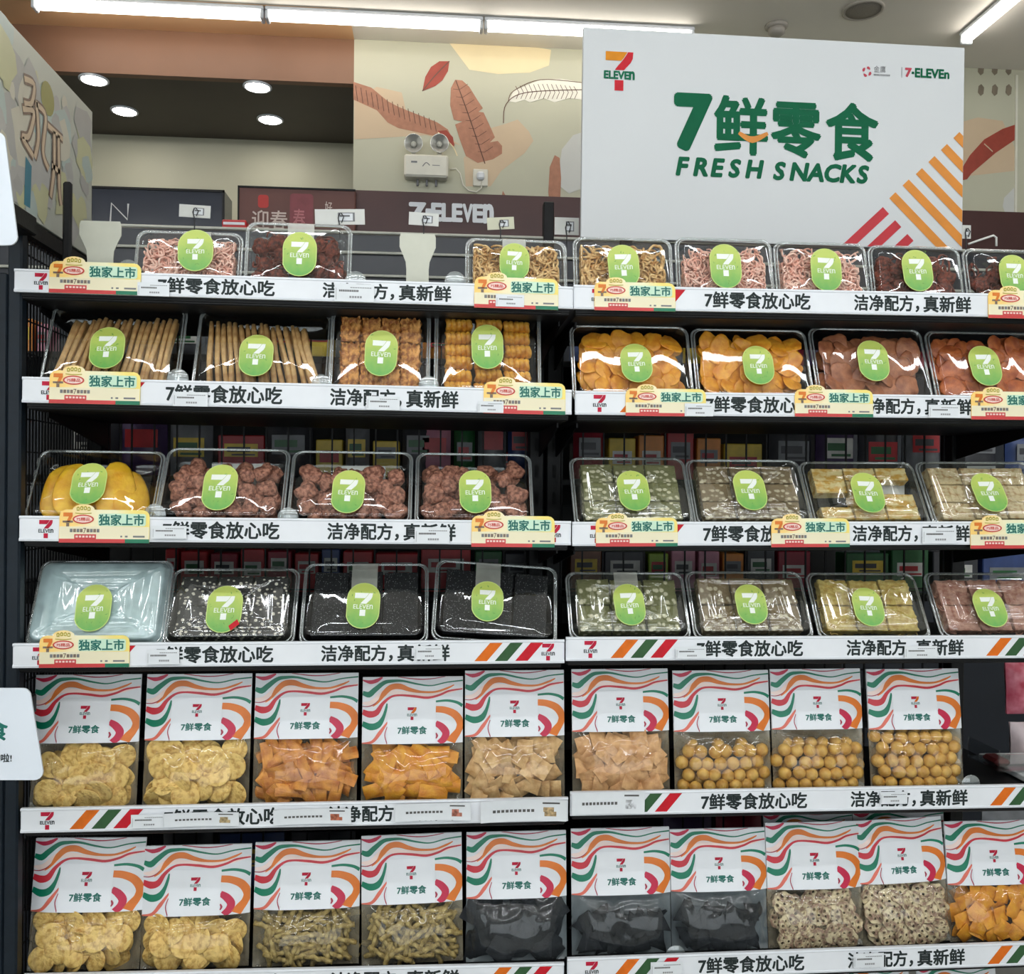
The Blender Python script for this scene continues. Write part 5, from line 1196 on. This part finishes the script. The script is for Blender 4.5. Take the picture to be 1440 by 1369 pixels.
# dark refrigerated case below the maroon band
zc1 = P(620, 327, 1.3).z; a = P(480, 330, 1.3).x; b = P(1700, 330, 1.3).x; a = XO - 1.6
e = empty('refrigerated_case', T(a, 1.3, 0), 'long dark navy case with pale edge strips under the maroon wall band', 'case')
m = MB(); m.box(0, b - a, 0, .27, 0, zc1 - .01, ch=.004); m.build('cabinet', pm('case navy', (24, 30, 42), .35, .1, 5), e)
for px in (328, 356, 388):
    zz = P(620, px, 1.29).z; m = MB(); m.box(0, b - a, -.012, .0, zz - .008, zz, ch=.002); m.build('edge_strip', pm('pale edge', (196, 196, 184) if px != 388 else (120, 122, 120), .35, .05, 30), e)
m = MB(); p = P(772, 300, 1.28); m.box(p.x - a - .016, p.x - a + .016, -.02, .02, zc1 - .35, P(772, 283, 1.28).z, ch=.003); m.build('post', BLACK, e)
a, b = P(312, 308, 1.34), P(346, 324, 1.34); b.z = zc1 - .0095; m = MB(); m.box(a.x, b.x, 1.34, 1.44, b.z, a.z, ch=.003); m.box(a.x + .004, b.x - .004, 1.3394, 1.34, a.z - .016, a.z - .008, 1)
tag(m.build('red_carton', [pm('red carton', (196, 30, 36), .45, .06, 30), PLAS]), 'flat bright red carton on the dark case, seen between pink and dark shreds boxes', 'carton')
# goods on the far side of the wire backs
PK = [('red', (176, 34, 40)), ('crimson', (150, 28, 50)), ('yellow', (222, 190, 60)), ('orange', (222, 140, 60)), ('lime', (150, 180, 60)), ('green', (36, 96, 50)), ('pink', (206, 140, 160)), ('white', (214, 212, 206)), ('blue', (50, 70, 120)), ('charcoal', (54, 54, 60)), ('grey', (120, 122, 126)), ('purple', (70, 50, 90)), ('brown', (120, 74, 46))]
PKM = {n: pm('pack ' + n, c_, .4, .12, 30) for n, c_ in PK}
FARY = (510, 672, 832, 1010, 1235)
FARZ = [P(700, y, .48).z for y in FARY]
COUNT = {}
def pack(n, x0, y0, x1, y1, wh, Y=.48, trim=None, bag=False):
    a, b = P(x0, y1, Y), P(x1, y0, Y); a.z = min(FARZ, key=lambda z: abs(z - a.z)); w, h = b.x - a.x, b.z - a.z; rr = random.Random(int(x0 + y0 * 3)); t = trim or rr.choice(['white', 'yellow', 'red', 'grey'])
    e = empty('packaged_snack', T(a.x + w / 2, Y, a.z), f'{n} snack pack, {wh}', 'snack pack', None)
    m = MB()
    if bag:
        def f(u, v, s): k = (1 - abs(2 * u - 1) ** 3) * (1 - abs(2 * v - 1) ** 3); return ((u - .5) * w, s * (.002 + .022 * k) + .002 * nz((u, s, v), 5, int(x0)), h * v)
        m.grid(lambda u, v: f(u, v, -1), 8, 8); m.grid(lambda u, v: f(1 - u, v, 1), 8, 8)
    else: m.box(-w / 2, w / 2, 0, .06, 0, h, ch=.002)
    m.build('pack', PKM[n], e)
    m = MB(); yy = -.026 if bag else -.001; k = rr.uniform(.5, .75)
    m.box(-w * .36, w * .36, yy, yy + .001, h * (k - .22), h * (k + .1), 0); m.box(-w * .3, w * .2, yy - .0006, yy, h * (k - .1), h * (k + .02), 1); m.box(-w * .2, w * .3, yy - .0006, yy, h * (k - .19), h * (k - .15), 1)
    m.build('pack_label', [PKM[t], PKM[rr.choice(['charcoal', 'red', 'green'])]], e)
NTH = 'first second third fourth fifth sixth seventh eighth ninth tenth eleventh twelfth thirteenth fourteenth fifteenth sixteenth'.split()
def wl(rows, x0):
    k = (rows, x0 < 780); COUNT[k] = COUNT.get(k, 0) + 1
    return f'{NTH[COUNT[k] - 1]} behind the wire between {rows}, {"left" if k[1] else "right"} bay'
G = [('orange', 12, 448, 46, 502, 'seen through the side grid, lower left of the top rail', .30), ('pink', 50, 455, 68, 500, 'seen through the side grid beside the first stick box', .30)]
for n, x0, y0, x1, y1, wh, Y in G: pack(n, x0, y0, x1, y1, wh, Y=.55)
row2 = 'between the second and third shelf'
for k, (n, x0, x1, y0, y1, bg_) in enumerate([('charcoal', 100, 168, 588, 668, 1), ('purple', 172, 236, 590, 668, 1), ('grey', 240, 300, 586, 668, 1), ('red', 306, 372, 612, 668, 0), ('charcoal', 376, 440, 586, 660, 1), ('yellow', 444, 482, 618, 668, 0), ('grey', 486, 520, 592, 660, 1), ('yellow', 524, 562, 620, 668, 0), ('charcoal', 566, 610, 590, 668, 1), ('pink', 588, 634, 592, 640, 1), ('green', 638, 668, 590, 650, 1), ('grey', 672, 712, 590, 640, 1), ('blue', 714, 746, 592, 640, 1), ('red', 690, 742, 636, 690, 0), ('crimson', 806, 848, 590, 622, 1), ('white', 806, 850, 622, 668, 0), ('yellow', 856, 894, 616, 660, 0), ('orange', 898, 934, 612, 660, 0), ('red', 938, 976, 600, 660, 0), ('orange', 980, 1014, 616, 660, 0), ('yellow', 1018, 1072, 624, 668, 0), ('charcoal', 1080, 1140, 588, 668, 1), ('purple', 1146, 1200, 588, 668, 1), ('charcoal', 1206, 1262, 592, 668, 1), ('grey', 1268, 1320, 600, 668, 1), ('charcoal', 1330, 1400, 590, 668, 1), ('blue', 1412, 1470, 606, 670, 1)]):
    pack(n, x0, y0, x1, y1, wl('second and third shelf', x0), bag=bool(bg_))
row3 = 'between the third and fourth shelf'
for k, (n, x0, x1) in enumerate([('red', 232, 250), ('red', 254, 292), ('crimson', 296, 334), ('red', 338, 372), ('crimson', 376, 410), ('red', 414, 448), ('blue', 452, 478), ('red', 482, 524), ('red', 528, 588), ('red', 592, 662), ('green', 668, 706), ('charcoal', 710, 746), ('brown', 802, 846), ('charcoal', 850, 908), ('lime', 912, 940), ('pink', 944, 978), ('pink', 982, 1012), ('orange', 1016, 1046), ('charcoal', 1050, 1090), ('crimson', 1094, 1140), ('green', 1190, 1250), ('green', 1254, 1306), ('charcoal', 1312, 1376), ('blue', 1382, 1450)]):
    pack(n, x0, 772 + (k % 3) * 3, x1, 832, wl('third and fourth shelf', x0), trim='white' if n in ('red', 'crimson', 'pink') else None)
row1 = 'between the top and second shelf'
for k, (n, x0, x1) in enumerate([('grey', 232, 290), ('charcoal', 296, 356), ('green', 362, 420), ('yellow', 424, 468), ('grey', 472, 520), ('charcoal', 526, 590), ('orange', 594, 640), ('brown', 650, 700), ('blue', 704, 750), ('blue', 806, 850), ('yellow', 960, 985), ('charcoal', 1000, 1060), ('crimson', 1066, 1130), ('purple', 1136, 1190), ('charcoal', 1200, 1290), ('crimson', 1296, 1400)]):
    pack(n, x0, 446, x1, 520, wl('top and second shelf', x0), bag=k % 2 == 0)
for k, (n, x0, x1, y0, y1) in enumerate([('charcoal', 230, 300, 1170, 1230), ('blue', 306, 400, 1170, 1230), ('charcoal', 410, 500, 1168, 1230), ('purple', 930, 1000, 1146, 1200), ('crimson', 1006, 1070, 1146, 1200), ('grey', 1380, 1440, 1136, 1180)]):
    pack(n, x0, y0, x1, y1, wl('fifth and sixth shelf', x0), bag=True)
# the far shelf boards those goods stand on
for (yy, nm_) in ((510, 'second'), (672, 'third'), (832, 'fourth'), (1010, 'fifth'), (1235, 'sixth')):
    pz = P(700, yy, .48).z; m = MB(); m.box(XA - .3, XE - .03, SD + .06, .87, pz - .016, pz - .001, ch=.002)
    tag(m.build('far_shelf', BLACK), f'black shelf board on the far side, level with the {nm_} row of snacks', 'shelf')
m = MB(); m.box(XA - .3, XE - .03, .87, .89, .0, ztop - .02); tag(m.build('back_board', pm('dark board', (26, 26, 28), .6, .1, 10)), 'dark board closing the far side of the shelving', 'board')
# goods at the open right end of the fifth shelf
def goods(name, x0, y0, x1, y1, Y, mats, label, cat, bulge=.02):
    a, b = P(x0, y1, Y), P(x1, y0, Y); w, h = b.x - a.x, b.z - a.z; m = MB()
    def f(u, v, s): k = (1 - abs(2 * u - 1) ** 4) * (1 - abs(2 * v - 1) ** 4); return ((u - .5) * w * (.92 + .08 * v), s * (.002 + bulge * k) + .003 * nz((u, s, v), 5, int(x0)), h * v)
    m.grid(lambda u, v: f(u, v, -1), 10, 10); m.grid(lambda u, v: f(1 - u, v, 1), 10, 10)
    m.add([(f(u_, v_, -1)[0], f(u_, v_, -1)[1] - .001, f(u_, v_, -1)[2]) for u_, v_ in ((.3, .3), (.7, .3), (.7, .55), (.3, .55))], [(0, 1, 2, 3)], 1)
    tag(m.build(name, mats, None, T(a.x + w / 2, Y, a.z)), label, cat)
goods('hanging_pack', 1412, 925, 1478, 1003, .3, [pm('glossy raspberry pack', (166, 40, 66), .3, .3, 30, rgb2=(206, 120, 136)), PLAS], 'glossy raspberry pink pack hanging at the right end above the fifth shelf', 'snack pack')
goods('standing_pack', 1419, 1014, 1480, 1092, .28, [pm('pale pink pack', (206, 188, 190), .4, .1, 30), pm('pack print rose', (170, 70, 110), .4, .1, 30)], 'pale white and pink pack standing at the right end of the fifth shelf', 'snack pack')
p0, p1 = P(1386, 1098, .14), P(1470, 1045, .14); p0.z = surf(1, 4, p0.x) + .016; m = MB(); w, h = p1.x - p0.x, p1.z - p0.z
for q in ((0, w, 0, .003, 0, h * .8), (0, .003, 0, .1, 0, h), (0, w, 0, .1, 0, .003)): m.box(*q)
tag(m.build('acrylic_bin', clear('bin acrylic', (.9, .92, .92), 2, .05, .06), None, T(p0.x, .1, p0.z)), 'low clear acrylic bin at the right end of the fifth shelf', 'bin')
p0, p1 = P(1392, 1094, .14), P(1414, 1064, .14); p0.z = surf(1, 4, p0.x) + .0195; m = MB(); m.box(p0.x, p1.x, .12, .17, p0.z, p1.z, ch=.006); tag(m.build('red_sachet', pm('dull red pack', (110, 36, 36), .4, .1, 30)), 'small dull red pack inside the clear acrylic bin', 'snack pack')
m = MB(); q = [P(x, y, .1) for x, y in ((1365, 1082), (1395, 1077), (1440, 1098), (1425, 1103), (1400, 1103))]; p = P(1365, 1082, .2)
mm = FR[1, 4][0]; X0 = P(1367, 1090, .25).x; m.box(0, .25, 0, .17, 0, .012, ch=.002)
tag(m.build('white_tray', pm('satin white metal', (206, 208, 208), .4, .03, 20), None, T(X0, .06, surf(1, 4, X0) + .002)), 'white tray edge lying at the empty right end of the fifth shelf', 'tray')
bpy.context.view_layer.update()
